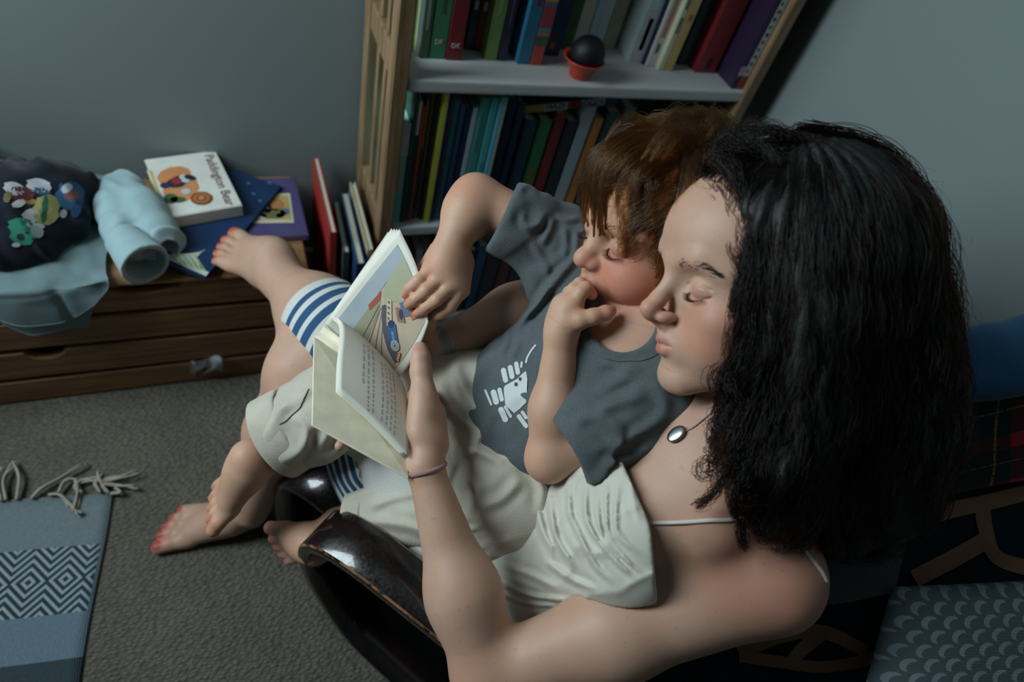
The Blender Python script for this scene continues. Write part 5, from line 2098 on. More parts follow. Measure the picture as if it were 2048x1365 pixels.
# watch, wrist band, necklace
STEEL = simple_mat('steel_mesh', (176, 178, 182), .42, .05, 200, .3, 900, metallic=.6)
wa = unit(elR - wrR)
wc = wrR + wa * .012
wx = unit(np.cross(wa, CAM_M[2]))
wy = np.cross(wa, wx)
vs, fs = [], []
NR = 40
RR = .0255
for k in range(NR):
    a = 2 * math.pi * k / NR
    rad = wx * math.cos(a) + wy * math.sin(a)
    for off, rr in ((-.0075, RR), (.0075, RR), (.0075, RR - .002), (-.0075, RR - .002)):
        vs.append(wc + wa * off + rad * rr)
for k in range(NR):
    for j in range(4):
        fs.append((k * 4 + j, k * 4 + (j + 1) % 4, ((k + 1) % NR) * 4 + (j + 1) % 4, ((k + 1) % NR) * 4 + j))
ws = mesh_obj('watch_strap', vs, fs, STEEL, woman)
ws['label'] = 'steel mesh watch strap'
for k in range(13):
    a0 = -.006 + .001 * k
    tube('strap_wire', [wc + wa * a0 + (wx * math.cos(2 * math.pi * i / 40) + wy * math.sin(2 * math.pi * i / 40)) * (RR + .0002) for i in range(41)], .00035, STEEL, ws, 5)
cbm = bmesh.new()
bmesh.ops.create_cone(cbm, segments=28, radius1=.016, radius2=.015, depth=.007, cap_ends=True)
zdir = unit(wx * .2 + wy * .6 - np.array([0, 0, .8]))
zdir = unit(zdir - wa * (zdir @ wa))
mm = Matrix(np.array([wa, np.cross(zdir, wa), zdir]).T.tolist()).to_4x4()
mm.translation = Vector(wc + zdir * (RR + .003))
bmesh.ops.transform(cbm, matrix=mm, verts=cbm.verts)
from_bm('watch_case', cbm, STEEL, ws)
ha = unit(elL - wrL)
hx = unit(np.cross(ha, CAM_M[2]))
hy = np.cross(ha, hx)
hc = P(850, 938, .716)
HT = cloth_mat('mauve_elastic', (160, 126, 124), .9)
ring = [hc + (hx * math.cos(a) * .0222 + hy * math.sin(a) * .0222) + ha * .0035 * math.sin(a + .6) for a in np.linspace(0, 2 * math.pi, 41)]
o = tube('wrist_band', ring, .0030, HT, woman, 8)
o['label'] = 'mauve hair tie on the wrist'
SILV = simple_mat('silver', (190, 190, 190), .25, .03, 60, metallic=1.0)
nk = on_body([(1384, 858), (1398, 848), (1412, 836), (1428, 822)], .001)
nk0 = hit(wb, 1355, 871, .002)
o = tube('necklace_chain', catmull([nk0[0]] + nk, 6), .0006, SILV, woman, 6)
pb = Ell(nk0[0], (.0125, .0085, .0022), np.array([unit(np.cross(nk0[1], CAM_M[1] + .4 * CAM_M[0])), unit(CAM_M[1]), nk0[1]]))
q1 = unit(P(1380, 856, .7) - P(1340, 880, .7))
q1 = unit(q1 - nk0[1] * (q1 @ nk0[1]))
q2 = np.cross(nk0[1], q1)
bm = bmesh.new()
bmesh.ops.create_uvsphere(bm, u_segments=24, v_segments=12, radius=1.0)
mm = Matrix(np.array([q1 * .0110, q2 * .0075, nk0[1] * .0022]).T.tolist()).to_4x4()
mm.translation = Vector(nk0[0] + nk0[1] * .0015)
bmesh.ops.transform(bm, matrix=mm, verts=bm.verts)
from_bm('pendant', bm, SILV, o, True)
# ------------------------------------------------------------------ the open book in their hands
PAPER = simple_mat('page_paper', (226, 222, 208), .85, .03, 20)
BOARD = simple_mat('cover_board', (222, 212, 188), .8, .08, 60, .1)
INK = simple_mat('page_ink', (150, 150, 150), .9)
bk_c = P(720, 700, .80)
book = empty('open_book', bk_c, 'small old picture book held open over the child\'s knees', 'book')
S0, S1 = P(643, 652, .797), P(797, 760, .800)
A0, A1 = P(775, 462, .805), P(862, 640, .790)
B0, B1 = P(624, 850, .690), P(818, 957, .692)


def board(c, thick, name, back):
    """a stiff board through four corners, with thickness"""
    c = [np.asarray(q) for q in c]
    n = unit(np.cross(c[1] - c[0], c[3] - c[0]))
    if n @ back < 0:
        n = -n
    bm = bmesh.new()
    lo = [bm.verts.new(q) for q in c]
    hi = [bm.verts.new(q + n * thick) for q in c]
    bm.faces.new(lo)
    bm.faces.new(hi[::-1])
    for i in range(4):
        bm.faces.new((lo[(i + 1) % 4], lo[i], hi[i], hi[(i + 1) % 4]))
    bmesh.ops.recalc_face_normals(bm, faces=bm.faces)
    bmesh.ops.bevel(bm, geom=bm.edges[:], offset=.0007, segments=1, affect='EDGES')
    return from_bm(name, bm, BOARD, book)


aw = CAM_M[2]
board([S0 + aw * .008, S1 + aw * .008, A1 + aw * .006, A0 + aw * .004], .0024, 'cover', aw)
SB0, SB1 = P(628, 674, .800), P(800, 790, .806)
board([SB0, SB1, B1, B0], .0024, 'cover', -unit(np.cross(SB1 - SB0, B0 - SB0)) * np.sign(np.cross(SB1 - SB0, B0 - SB0) @ aw) * -1)
# spine strip between the two boards
vs = []
for t in np.linspace(0, 1, 7):
    a = S0 + aw * .010 + (SB0 - S0 - aw * .010) * t + aw * .006 * math.sin(math.pi * t)
    b2 = S1 + aw * .010 + (SB1 - S1 - aw * .010) * t + aw * .006 * math.sin(math.pi * t)
    vs += [a, b2]
o = mesh_obj('spine', vs, [(2 * i, 2 * i + 1, 2 * i + 3, 2 * i + 2) for i in range(6)], BOARD, book, True)
md = o.modifiers.new('thickness', 'SOLIDIFY')
md.thickness = .0016


def page_surface(edge0, edge1, nu=16, nv=20):
    """a leaf ruled between two curves"""
    e0, e1 = catmull(edge0, 8), catmull(edge1, 8)
    i0 = np.linspace(0, len(e0) - 1, nv)
    i1 = np.linspace(0, len(e1) - 1, nv)
    a = np.array([[np.interp(i, range(len(e0)), e0[:, k]) for k in range(3)] for i in i0])
    b2 = np.array([[np.interp(i, range(len(e1)), e1[:, k]) for k in range(3)] for i in i1])
    return np.array([[a[j] + (b2[j] - a[j]) * i / (nu - 1) for j in range(nv)] for i in range(nu)])


def leaf(name, pts, thick, mat=PAPER, attrs=None):
    shp = pts.shape[:2]
    idx = np.arange(shp[0] * shp[1]).reshape(shp)
    fs = np.stack([idx[:-1, :-1], idx[:-1, 1:], idx[1:, 1:], idx[1:, :-1]], -1).reshape(-1, 4)
    o = quad_obj(name, pts.reshape(-1, 3), fs, mat, book)
    me = o.data
    uvl = me.uv_layers.new(name='UVMap')
    uu = np.linspace(0, 1, shp[0])[:, None].repeat(shp[1], 1).ravel()
    vv = np.linspace(0, 1, shp[1])[None, :].repeat(shp[0], 0).ravel()
    li = fs.ravel()
    uvl.data.foreach_set('uv', np.stack([uu[li], vv[li]], 1).astype(np.float32).ravel())
    md = o.modifiers.new('thickness', 'SOLIDIFY')
    md.thickness = thick
    md.offset = 0
    return o


# picture page: from the gutter (head to tail) out to the fore edge, its fore edge lifting
gut = [P(650, 648, .792), P(700, 685, .790), P(750, 722, .789), P(796, 757, .788)]
fore = [P(799, 458, .780), P(832, 530, .772), P(850, 600, .770), P(857, 645, .772)]
midc = [P(724, 552, .790), P(766, 608, .785), P(800, 662, .782), P(830, 712, .781)]


def three_edge(g, m_, f_, nu, nv, bulge=0.0):
    G, M_, F_ = [page_surface(q, q, 2, nv)[0] for q in (g, m_, f_)]
    out = []
    for i in range(nu):
        t = i / (nu - 1)
        out.append(G * (2 * (t - .5) * (t - 1)) + M_ * (4 * t * (1 - t)) + F_ * (2 * t * (t - .5)))
    return np.array(out)


pA = three_edge(gut, midc, fore, 26, 26)
for k, dz in enumerate((.0050, .0035, .0020)):
    q = three_edge([g + aw * dz for g in gut], [m_ + aw * (dz * 1.6) + (P(700, 540, .8) - P(704, 546, .8)) for m_ in midc], [f_ + aw * (dz * 2.2) + (P(772, 466, .8) - P(790, 470, .8)) * (.35 * (3 - k)) for f_ in fore], 12, 12)
    leaf('page', q, .0004)
leaf('page', pA, .0004)


def on_page(pts, u, v):
    """u from gutter to fore edge, v from head to tail"""
    a, b2 = u * (pts.shape[0] - 1), v * (pts.shape[1] - 1)
    i, j = min(int(a), pts.shape[0] - 2), min(int(b2), pts.shape[1] - 2)
    fa, fb = a - i, b2 - j
    return (pts[i, j] * (1 - fa) + pts[i + 1, j] * fa) * (1 - fb) + (pts[i, j + 1] * (1 - fa) + pts[i + 1, j + 1] * fa) * fb


def page_patch(pts, poly, rgb, lift, name='page_picture', sub=3):
    """flat print on a page: polygon in page coordinates"""
    poly = np.array(poly, float)
    bm = bmesh.new()
    vs_ = [bm.verts.new((q[0], q[1], 0)) for q in poly]
    bm.faces.new(vs_)
    bmesh.ops.triangulate(bm, faces=bm.faces[:])
    for _ in range(sub):
        bmesh.ops.subdivide_edges(bm, edges=[e for e in bm.edges if e.calc_length() > .09], cuts=1, use_grid_fill=True)
        bmesh.ops.triangulate(bm, faces=bm.faces[:])
    for v in bm.verts:
        u_, w_ = v.co.x, v.co.y
        u_, w_ = min(max(u_, 0), 1), min(max(w_, 0), 1)
        p = on_page(pts, u_, w_)
        e1 = on_page(pts, min(u_ + .02, 1), w_) - on_page(pts, max(u_ - .02, 0), w_)
        e2 = on_page(pts, u_, min(w_ + .02, 1)) - on_page(pts, u_, max(w_ - .02, 0))
        n = unit(np.cross(e1, e2))
        if n @ (CAM_POS - p) < 0:
            n = -n
        v.co = Vector(p + n * lift)
    return from_bm(name, bm, cover_mat(rgb, .85), book)


def el(cu, cv, ru, rv, n=14, rot=0.0):
    return [(cu + ru * math.cos(2 * math.pi * k / n) * math.cos(rot) - rv * math.sin(2 * math.pi * k / n) * math.sin(rot),
             cv + ru * math.cos(2 * math.pi * k / n) * math.sin(rot) + rv * math.sin(2 * math.pi * k / n) * math.cos(rot)) for k in range(n)]


L0 = .0006
# landscape: sea and sky band at the head side, hills, a wide pale roadbed with rails, a plain blue engine with trucks
page_patch(pA, [(.03, .08), (.92, .08), (.92, .90), (.03, .90)], (196, 172, 142), L0)
page_patch(pA, [(.03, .08), (.92, .08), (.92, .20), (.03, .28)], (160, 171, 178), L0 + .0003)
page_patch(pA, [(.92, .16), (.92, .58), (.80, .56), (.66, .44), (.52, .34), (.60, .24)], (174, 174, 138), L0 + .0003)
page_patch(pA, [(.03, .28), (.44, .24), (.50, .30), (.40, .36), (.24, .42), (.03, .50)], (156, 152, 116), L0 + .0003)
page_patch(pA, [(.92, .40), (.92, .60), (.82, .58), (.72, .50), (.76, .42), (.84, .44)], (112, 122, 76), L0 + .0005)
page_patch(pA, [(.70, .52), (.92, .62), (.92, .70), (.66, .60)], (206, 196, 178), L0 + .0005)
page_patch(pA, [(.38, .23), (.56, .24), (.50, .29), (.36, .28)], (176, 80, 56), L0 + .0006)
for k in range(4):
    v0 = .42 + .11 * k
    page_patch(pA, [(.03, v0), (.03, v0 + .008), (.46, .32 + .028 * k), (.46, .315 + .028 * k)], (96, 78, 66), L0 + .0006)
page_patch(pA, [(.48, .34), (.52, .36), (.40, .62), (.26, .86), (.16, .86), (.22, .70), (.34, .50)], (92, 84, 98), L0 + .0007)      # shadow beside the train
page_patch(pA, [(.56, .34), (.60, .38), (.46, .56), (.40, .52)], (206, 186, 150), L0 + .0010)                                      # pale trucks
for k in range(5):
    page_patch(pA, el(.565 - .033 * k, .375 + .036 * k, .010, .016, 10), (120, 84, 60), L0 + .0012, sub=1)
page_patch(pA, [(.66, .46), (.74, .50), (.74, .66), (.64, .60)], (92, 116, 140), L0 + .0009)
page_patch(pA, [(.76, .56), (.82, .60), (.80, .74), (.72, .70)], (196, 106, 78), L0 + .0010)
page_patch(pA, [(.60, .46), (.66, .52), (.62, .66), (.54, .58)], (176, 110, 84), L0 + .0011)
page_patch(pA, el(.62, .56, .030, .05, 12, .5), (60, 66, 92), L0 + .0013)
page_patch(pA, [(.42, .52), (.50, .58), (.40, .74), (.28, .66)], (52, 96, 146), L0 + .0012)                                         # blue engine body
page_patch(pA, el(.455, .545, .040, .040, 12), (36, 64, 110), L0 + .0014)
page_patch(pA, [(.40, .60), (.43, .62), (.38, .70), (.35, .68)], (92, 140, 186), L0 + .0015)
page_patch(pA, el(.335, .735, .060, .062, 20), (168, 172, 170), L0 + .0016)                                                         # round boiler front, plain
page_patch(pA, el(.335, .735, .046, .048, 20), (150, 154, 154), L0 + .0018)
page_patch(pA, el(.335, .735, .010, .011, 10), (60, 62, 70), L0 + .0020, sub=1)
page_patch(pA, [(.30, .80), (.34, .84), (.22, .88), (.20, .84)], (180, 60, 50), L0 + .0016)
for k in range(3):
    page_patch(pA, [(.315 - .035 * k, .815 + .012 * k), (.325 - .035 * k, .825 + .012 * k), (.300 - .035 * k, .858 + .010 * k), (.290 - .035 * k, .846 + .010 * k)], (210, 206, 196), L0 + .0019, sub=1)

# text side: the leaf curls over from the gutter, a block of leaves under it
T0 = [P(650, 648, .785), P(700, 690, .785), P(750, 726, .785), P(798, 757, .785)]
T1 = [P(664, 634, .765), P(715, 668, .767), P(762, 712, .768), P(802, 760, .770)]
T2 = [P(684, 650, .745), P(730, 688, .748), P(775, 735, .752), P(811, 784, .757)]
T3 = [P(679, 722, .712), P(730, 760, .715), P(780, 802, .719), P(815, 845, .722)]
T4 = [P(677, 779, .690), P(730, 825, .692), P(775, 870, .694), P(817, 914, .696)]


def multi(edges, nu, nv):
    E = np.array([page_surface(q, q, 2, nv)[0] for q in edges])
    return np.array([catmull(E[:, j], nu) for j in range(nv)]).transpose(1, 0, 2)


pT = multi([T0, T1, T2, T3, T4], 7, 22)
leaf('page', pT, .0003)
for k, (dx, dy, dd) in enumerate(((-2, 1, .002), (-4, 2, .004), (-5, 3, .006), (-6, 4, .008), (-8, 5, .0105), (-9, 6, .0125), (-11, 7, .0145), (-13, 8, .0165))):
    def sh(E, f_):
        return [q + (P(600 + dx * f_, 700 + dy * f_, .75) - P(600, 700, .75)) + aw * dd * f_ for q in E]
    leaf('page', multi([sh(T0, .2), sh(T1, .6), sh(T2, .9), sh(T3, 1.0), sh(T4, 1.0)], 5, 12), .0004)
rl = random.Random(5)
lines = []
bm = bmesh.new()
for r_ in range(7):
    w_ = .30 + .065 * r_ if r_ < 3 else .36 + .065 * r_
    u0 = .50
    u1 = [.80, .96, .93, .93, .95, .97, .97][r_]
    u = u0 + (.0 if r_ not in (0, 3) else .02)
    while u < u1:
        L_ = rl.uniform(.015, .04)
        q = [on_page(pT, min(a, .995), w_ + c) for a, c in ((u, 0), (u + L_, 0), (u + L_, .011), (u, .011))]
        n = unit(np.cross(q[1] - q[0], q[3] - q[0]))
        if n @ (CAM_POS - q[0]) < 0:
            n = -n
        bm.faces.new([bm.verts.new(p + n * .0007) for p in q])
        u += L_ + .012
o = from_bm('printed_lines', bm, INK, book)
o['kind'] = 'stuff'

# ------------------------------------------------------------------ clothes lying on the chest
BLUEL = cloth_mat('pale_blue_linen', (154, 180, 184), .95, .07, 2200, .45)
rows = []
ysA = CY0 - .006
body_rows = [[at_z(x, y, CZ + .009) for x, y in ((-60, 362), (20, 350), (100, 342), (180, 348), (240, 350))],
             [at_z(x, y, CZ + .019) for x, y in ((-60, 430), (20, 425), (110, 420), (180, 425), (225, 430))],
             [at_z(x, y, CZ + .018) for x, y in ((-60, 520), (20, 520), (100, 515), (160, 510), (212, 505))],
             [at_z(x, y, CZ + .015) for x, y in ((-60, 582), (20, 578), (100, 570), (160, 556), (211, 540))],
             [at_y(x, y, CY0 - .020) for x, y in ((-60, 606), (20, 600), (100, 590), (160, 575), (214, 556))],
             [at_y(x, y, CY0 - .022) for x, y in ((-60, 618), (25, 618), (100, 612), (165, 602), (216, 580))],
             [at_y(x, y, CY0 - .024) for x, y in ((-60, 622), (32, 650), (84, 650), (140, 640), (190, 610))]]
shirt_o = empty('linen_shirt', at_z(120, 450, CZ), 'pale blue linen shirt thrown over the front of the chest', 'shirt')
nf = flatten(lambda p: folds((.9, .3, .1), 16, .0045, .6, 12.0)(p) + folds((.2, .5, .8), 22, .003, .6, 4.0)(p))
sheet('shirt_body', [[(0, *q) for q in r_] for r_ in body_rows], 12, 9, .003, BLUEL, shirt_o, nf)
under = [[at_y(x, y, CY0 - .013) for x, y in ((-60, 595), (30, 595), (100, 590), (170, 580), (205, 560))],
         [at_y(x, y, CY0 - .013) for x, y in ((-60, 612), (36, 640), (100, 630), (160, 615), (196, 590))],
         [at_y(x, y, CY0 - .013) for x, y in ((-60, 614), (50, 669), (95, 668), (140, 660), (176, 655))]]
sheet('shirt_tail', [[(0, *q) for q in r_] for r_ in under], 8, 8, .002, BLUEL, shirt_o, flatten(folds((.8, .2, .3), 12, .002)))
SEAM = cloth_mat('linen_seam', (70, 104, 112))
def zc(x, y, h):
    return at_z(x, y, CZ + h + .010)


sl = Un([(chain([zc(250, 375, .028), zc(285, 415, .034), zc(315, 465, .032), zc(330, 495, .026)], [.026, .033, .031, .027], .02), .02),
         (chain([zc(222, 375, .026), zc(232, 420, .030), zc(240, 465, .030), zc(258, 500, .030)], [.022, .026, .024, .022], .02), .015)])
sl = Off(sl, 0, lambda p: folds((.5, -.6, .2), 26, .007, .7, 3.0)(p) + folds((-.3, -.8, .4), 34, .004, .5, 6.0)(p))
sl = Cut(Keep(sl, [((0, 0, CZ + .0125), (0, 0, -1))], .003), [(chain([zc(318, 475, .028), zc(345, 515, .026)], [.014, .022]), .004)])
sdf_obj('sleeve', sl, .003, BLUEL, shirt_o, 1)
ca, cb = zc(254, 486, .038), zc(292, 532, .040)
cd = unit(cb - ca)
q = Off(Cone(ca, cb, .031, .040), 0, lambda p: folds((.5, .7, .2), 26, .005, .6, 9.0)(p))
q = Keep(Cut(q, [(Cone(ca + cd * .012, cb + cd * .06, .026, .038), .003)]), [(cb, cd), ((0, 0, CZ + .0125), (0, 0, -1))], .003)
sdf_obj('turned_cuff', q, .0025, BLUEL, shirt_o, 1)

# dark printed garment heaped on top
NAVYC = cloth_mat('navy_jersey', (22, 28, 40), .95, .15, 3000, .3)
hp = Un([(chain([at_z(-70, 440, CZ + .04), at_z(20, 430, CZ + .045), at_z(110, 400, CZ + .05), at_z(150, 385, CZ + .045)], [.07, .066, .05, .032], .04), .04),
         (chain([at_z(-60, 490, CZ + .03), at_z(40, 480, CZ + .035), at_z(130, 455, CZ + .03)], [.05, .05, .035], .03), .03),
         (chain([at_z(-60, 360, CZ + .04), at_z(10, 370, CZ + .05)], [.06, .045], .03), .03)])
hp = Off(hp, 0, lambda p: folds((.4, -.7, .5), 16, .014, .7, 15.0)(p) + folds((.8, .3, .4), 24, .008, .6, 2.0)(p))
hp = Keep(hp, [((0, 0, CZ + .018), (0, 0, -1))], .004)
heap = sdf_obj('printed_garment', hp, .003, NAVYC, None, 1)
tag(heap, 'dark navy garment with colourful printed figures, heaped on the blue shirt', 'clothes')
hb_ = bvh_of(heap)


def print_on(bvh, parent, cx, cy, rx, ry, rgb, rot=0.0, lift=.0012, n=16, jag=.0):
    o_ = [(cx + rx * (1 + jag * math.sin(3.7 * k)) * math.cos(2 * math.pi * k / n) * math.cos(rot) - ry * math.sin(2 * math.pi * k / n) * math.sin(rot),
           cy + rx * (1 + jag * math.sin(3.7 * k)) * math.cos(2 * math.pi * k / n) * math.sin(rot) + ry * math.sin(2 * math.pi * k / n) * math.cos(rot)) for k in range(n)]
    vs_, fs_ = [], []
    h = hit(bvh, cx, cy, lift)
    if h is None:
        return
    vs_.append(h[0])
    for r in (1, 2, 3):
        for q in o_:
            hh = hit(bvh, cx + (q[0] - cx) * r / 3, cy + (q[1] - cy) * r / 3, lift)
            vs_.append(hh[0] if hh is not None and np.linalg.norm(hh[0] - h[0]) < .09 else h[0])
    for k in range(n):
        fs_.append((0, 1 + k, 1 + (k + 1) % n))
    for r in (0, 1):
        for k in range(n):
            a, b2 = 1 + r * n + k, 1 + r * n + (k + 1) % n
            fs_.append((a, a + n, b2 + n, b2))
    mesh_obj('printed_figure', vs_, fs_, cover_mat(rgb, .9), parent, True)


for a in ((28, 378, 15, 9, (190, 192, 196), .3), (42, 388, 20, 10, (96, 30, 36), .1), (78, 372, 18, 10, (190, 192, 200), .2), (84, 384, 13, 5, (36, 84, 130), .3), (37, 408, 10, 5, (190, 190, 190), -.3),
          (140, 392, 20, 20, (34, 92, 140), .5), (146, 391, 14, 9, (160, 84, 64), .2), (133, 377, 8, 6, (190, 195, 200), -.6), (152, 420, 7, 12, (30, 80, 130), .4),
          (92, 420, 18, 22, (170, 160, 84), .5), (88, 420, 4, 20, (30, 110, 80), .1), (62, 432, 13, 10, (190, 190, 196), -.2), (42, 452, 18, 11, (22, 128, 100), .1), (45, 472, 18, 13, (22, 124, 96), .2), (70, 452, 14, 4, (190, 196, 196), .1),
          (73, 464, 10, 8, (170, 180, 190), .6), (104, 438, 12, 5, (180, 170, 96), -.7), (126, 428, 5, 6, (180, 184, 188), .3), (32, 490, 6, 3, (180, 184, 188), 0), (42, 474, 6, 5, (14, 40, 40), 0), (15, 395, 5, 8, (110, 100, 60), .2), (60, 404, 12, 4, (150, 120, 60), .1)):
    print_on(hb_, heap, a[0], a[1], a[2] * 1.45, a[3] * 1.45, a[4], rot=a[5], lift=.0010 + .0004 * (a[2] < 12), jag=.12)
# ------------------------------------------------------------------ hair
def hair_mat(name, melanin, red, rough=.32, tint=(1, 1, 1), ior=1.5):
    m = bpy.data.materials.new(name)
    m.use_nodes = True
    ns, ln = m.node_tree.nodes, m.node_tree.links
    ns.remove(ns['Principled BSDF'])
    h = ns.new('ShaderNodeBsdfHairPrincipled')
    h.parametrization = 'MELANIN'
    h.inputs['Melanin'].default_value = melanin
    h.inputs['Melanin Redness'].default_value = red
    h.inputs['Roughness'].default_value = rough
    h.inputs['Random Color'].default_value = .25
    h.inputs['IOR'].default_value = ior
    h.inputs['Tint'].default_value = (*tint, 1)
    ln.new(h.outputs[0], ns['Material Output'].inputs[0])
    return m


def hair_obj(name, strands, r0, r1, mat, parent, kind=None):
    """strands: (N, M, 3)"""
    N, M, _ = strands.shape
    hc = bpy.data.hair_curves.new(name)
    hc.add_curves([M] * N)
    hc.attributes['position'].data.foreach_set('vector', strands.astype(np.float32).ravel())
    ra = hc.attributes.get('radius') or hc.attributes.new('radius', 'FLOAT', 'POINT')
    ra.data.foreach_set('value', np.tile(np.linspace(r0, r1, M), N).astype(np.float32))
    o = bpy.data.objects.new(name, hc)
    COL.objects.link(o)
    hc.materials.append(mat)
    o.parent = parent
    if kind:
        o['kind'] = kind
    return o


def grad(node, p, e=.002):
    lo, hi = p.min(0) - .1, p.max(0) + .1
    d0 = node.f(p, lo, hi)
    g = np.stack([node.f(p + np.eye(3)[k] * e, lo, hi) - d0 for k in range(3)], 1)
    g /= np.linalg.norm(g, axis=1)[:, None] + 1e-9
    return d0, g


def norm_rows(a):
    return a / (np.linalg.norm(a, axis=1)[:, None] + 1e-9)


def grow(node, roots, flow, steps, step, lift, rng, jitter=.15, lens=None):
    """strands that creep over a surface following a flow field"""
    p = roots.copy()
    out = [p.copy()]
    jit = rng.normal(0, jitter, p.shape)
    lens = np.ones(len(p)) if lens is None else lens
    for i in range(steps):
        d = norm_rows(flow(p, i / steps) + jit)
        d0, g = grad(node, p)
        d = norm_rows(d - g * np.einsum('ij,ij->i', d, g)[:, None] * .9)
        p = p + d * (step * lens)[:, None]
        d0, g = grad(node, p)
        p = p - g * (d0 - lift[:, i] if lift.ndim == 2 else d0 - lift)[:, None] * .8
        out.append(p.copy())
    return np.array(out).transpose(1, 0, 2)


def curl(st, rng, amp, wave, clump, ramp_p=1.0):
    """winds strands into loose curls; strands of one clump share their phase"""
    N, M, _ = st.shape
    t = np.gradient(st, axis=1)
    t /= np.linalg.norm(t, axis=2)[..., None] + 1e-9
    a = np.cross(t, np.array([.31, .52, .79]))
    a /= np.linalg.norm(a, axis=2)[..., None] + 1e-9
    b2 = np.cross(t, a)
    L = np.cumsum(np.linalg.norm(np.diff(st, axis=1, prepend=st[:, :1]), axis=2), axis=1)
    ph = rng.uniform(0, 6.28, clump.max() + 1)[clump][:, None] + rng.normal(0, .35, N)[:, None]
    wv = (wave * rng.uniform(.75, 1.35, clump.max() + 1)[clump])[:, None]
    am = (amp * rng.uniform(.5, 1.4, clump.max() + 1)[clump])[:, None] * (L / (L[:, -1:] + 1e-9)) ** ramp_p
    th = L / wv * 6.28 + ph
    return st + a * (am * np.cos(th))[..., None] + b2 * (am * np.sin(th))[..., None]


def pull_clumps(st, rng, ncl, amount):
    N = len(st)
    guides = rng.choice(N, min(ncl, N), replace=False)
    r = st[:, 0]
    d = ((r[:, None] - r[guides][None]) ** 2).sum(2)
    cl = d.argmin(1)
    M = st.shape[1]
    w = (np.linspace(0, 1, M) ** .8)[None, :, None] * amount
    return st * (1 - w) + st[guides][cl] * w + rng.normal(0, .0004, st.shape) * w, cl


rng = np.random.default_rng(11)
# --- the woman's hair: a dark mass over the head and down the back, dressed with curls
hw = HEAD_W
WH = hair_mat('dark_brown_hair', .975, .3, .34, (1, 1, 1), 1.38)
WHB = simple_mat('dark_hair_mass', (15, 12, 11), .6, .3, 60, .6, 500)
mass = Un([(Ell(hw.p(-.018, 0, .046), (.102, .090, .088), hw.R), .01),
           (Ell(hw.p(-.045, 0, .0), (.086, .094, .105), hw.R), .05),
           (chain([P(1650, 520, .66), P(1700, 680, .675), P(1720, 830, .695), P(1715, 950, .715), P(1690, 1040, .735)], [.095, .084, .082, .070, .042], .04), .06),
           (chain([P(1565, 500, .60), P(1562, 650, .598), P(1556, 780, .605), P(1546, 890, .620), P(1545, 990, .64), P(1570, 1050, .66)], [.040, .046, .046, .042, .034, .018], .03), .05)])
face_cut = [(Cone(hw.p(.14, .03, -.10), hw.p(.115, .02, .045), .088, .066), .02),
            (Cone(hw.p(.075, .13, -.10), hw.p(.080, .105, .03), .055, .038), .02)]
mass = Cut(mass, face_cut + [(Ell(HEAD_B.p(-.022, 0, .040), (.098, .084, .080), HEAD_B.R), .01)])


def strand_relief(p):
    q = (p - hw.c) @ hw.R.T
    a = np.arctan2(q[:, 0] + .02, q[:, 1]) * 34 + 3.0 * vnoise(p * 18) + 1.2 * vnoise(p * 45 + 3)
    return .0024 * np.sin(a) + .005 * vnoise(p * 26 + 1.5)


mass_r = Off(mass, 0, strand_relief)
hair_w = sdf_obj('hair', mass_r, .003, WHB, woman, 1)


def on_mass(n, ok, node, c, r):
    """random points on a surface"""
    p = c + rng.normal(0, 1, (n * 6, 3)) * r
    lo, hi = p.min(0) - .1, p.max(0) + .1
    for _ in range(6):
        d, g = grad(node, p)
        p = p - g * d[:, None] * .9
    d = node.f(p, lo, hi)
    k = (np.abs(d) < .004) & ok(p)
    return p[k][:n]


def flow_w(p, t):
    q = (p - hw.c) @ hw.R.T
    crown = np.array([-.035, .0, .12])
    rad = q - crown
    rad = norm_rows(rad)
    back = np.array([-.35, .0, -1.0])
    w = np.clip((.12 - q[:, 2]) / .16, 0, 1)[:, None]
    loc = rad * (1 - w) + back * w
    world_d = loc @ hw.R
    low = np.clip((-.02 - q[:, 2]) / .12, 0, 1)[:, None]
    return world_d * (1 - low * .6) + low * .6 * unit(P(1660, 1060, .70) - P(1640, 700, .66))


r_ = on_mass(5200, lambda p: ((p - hw.c) @ hw.R.T)[:, 2] > -.12, mass, hw.c, .12)
lift = np.linspace(.001, .006, 26)[None, :] * rng.uniform(.3, 2.0, (len(r_), 1))
st = grow(mass, r_, flow_w, 26, .0105, lift, rng, .12, rng.uniform(.5, 1.05, len(r_)))
st, cl = pull_clumps(st, rng, 420, .65)
st = curl(st, rng, .0060, .075, cl, .9)
hair_obj('hair_strands', st, .00032, .00016, WH, hair_w, 'stuff')
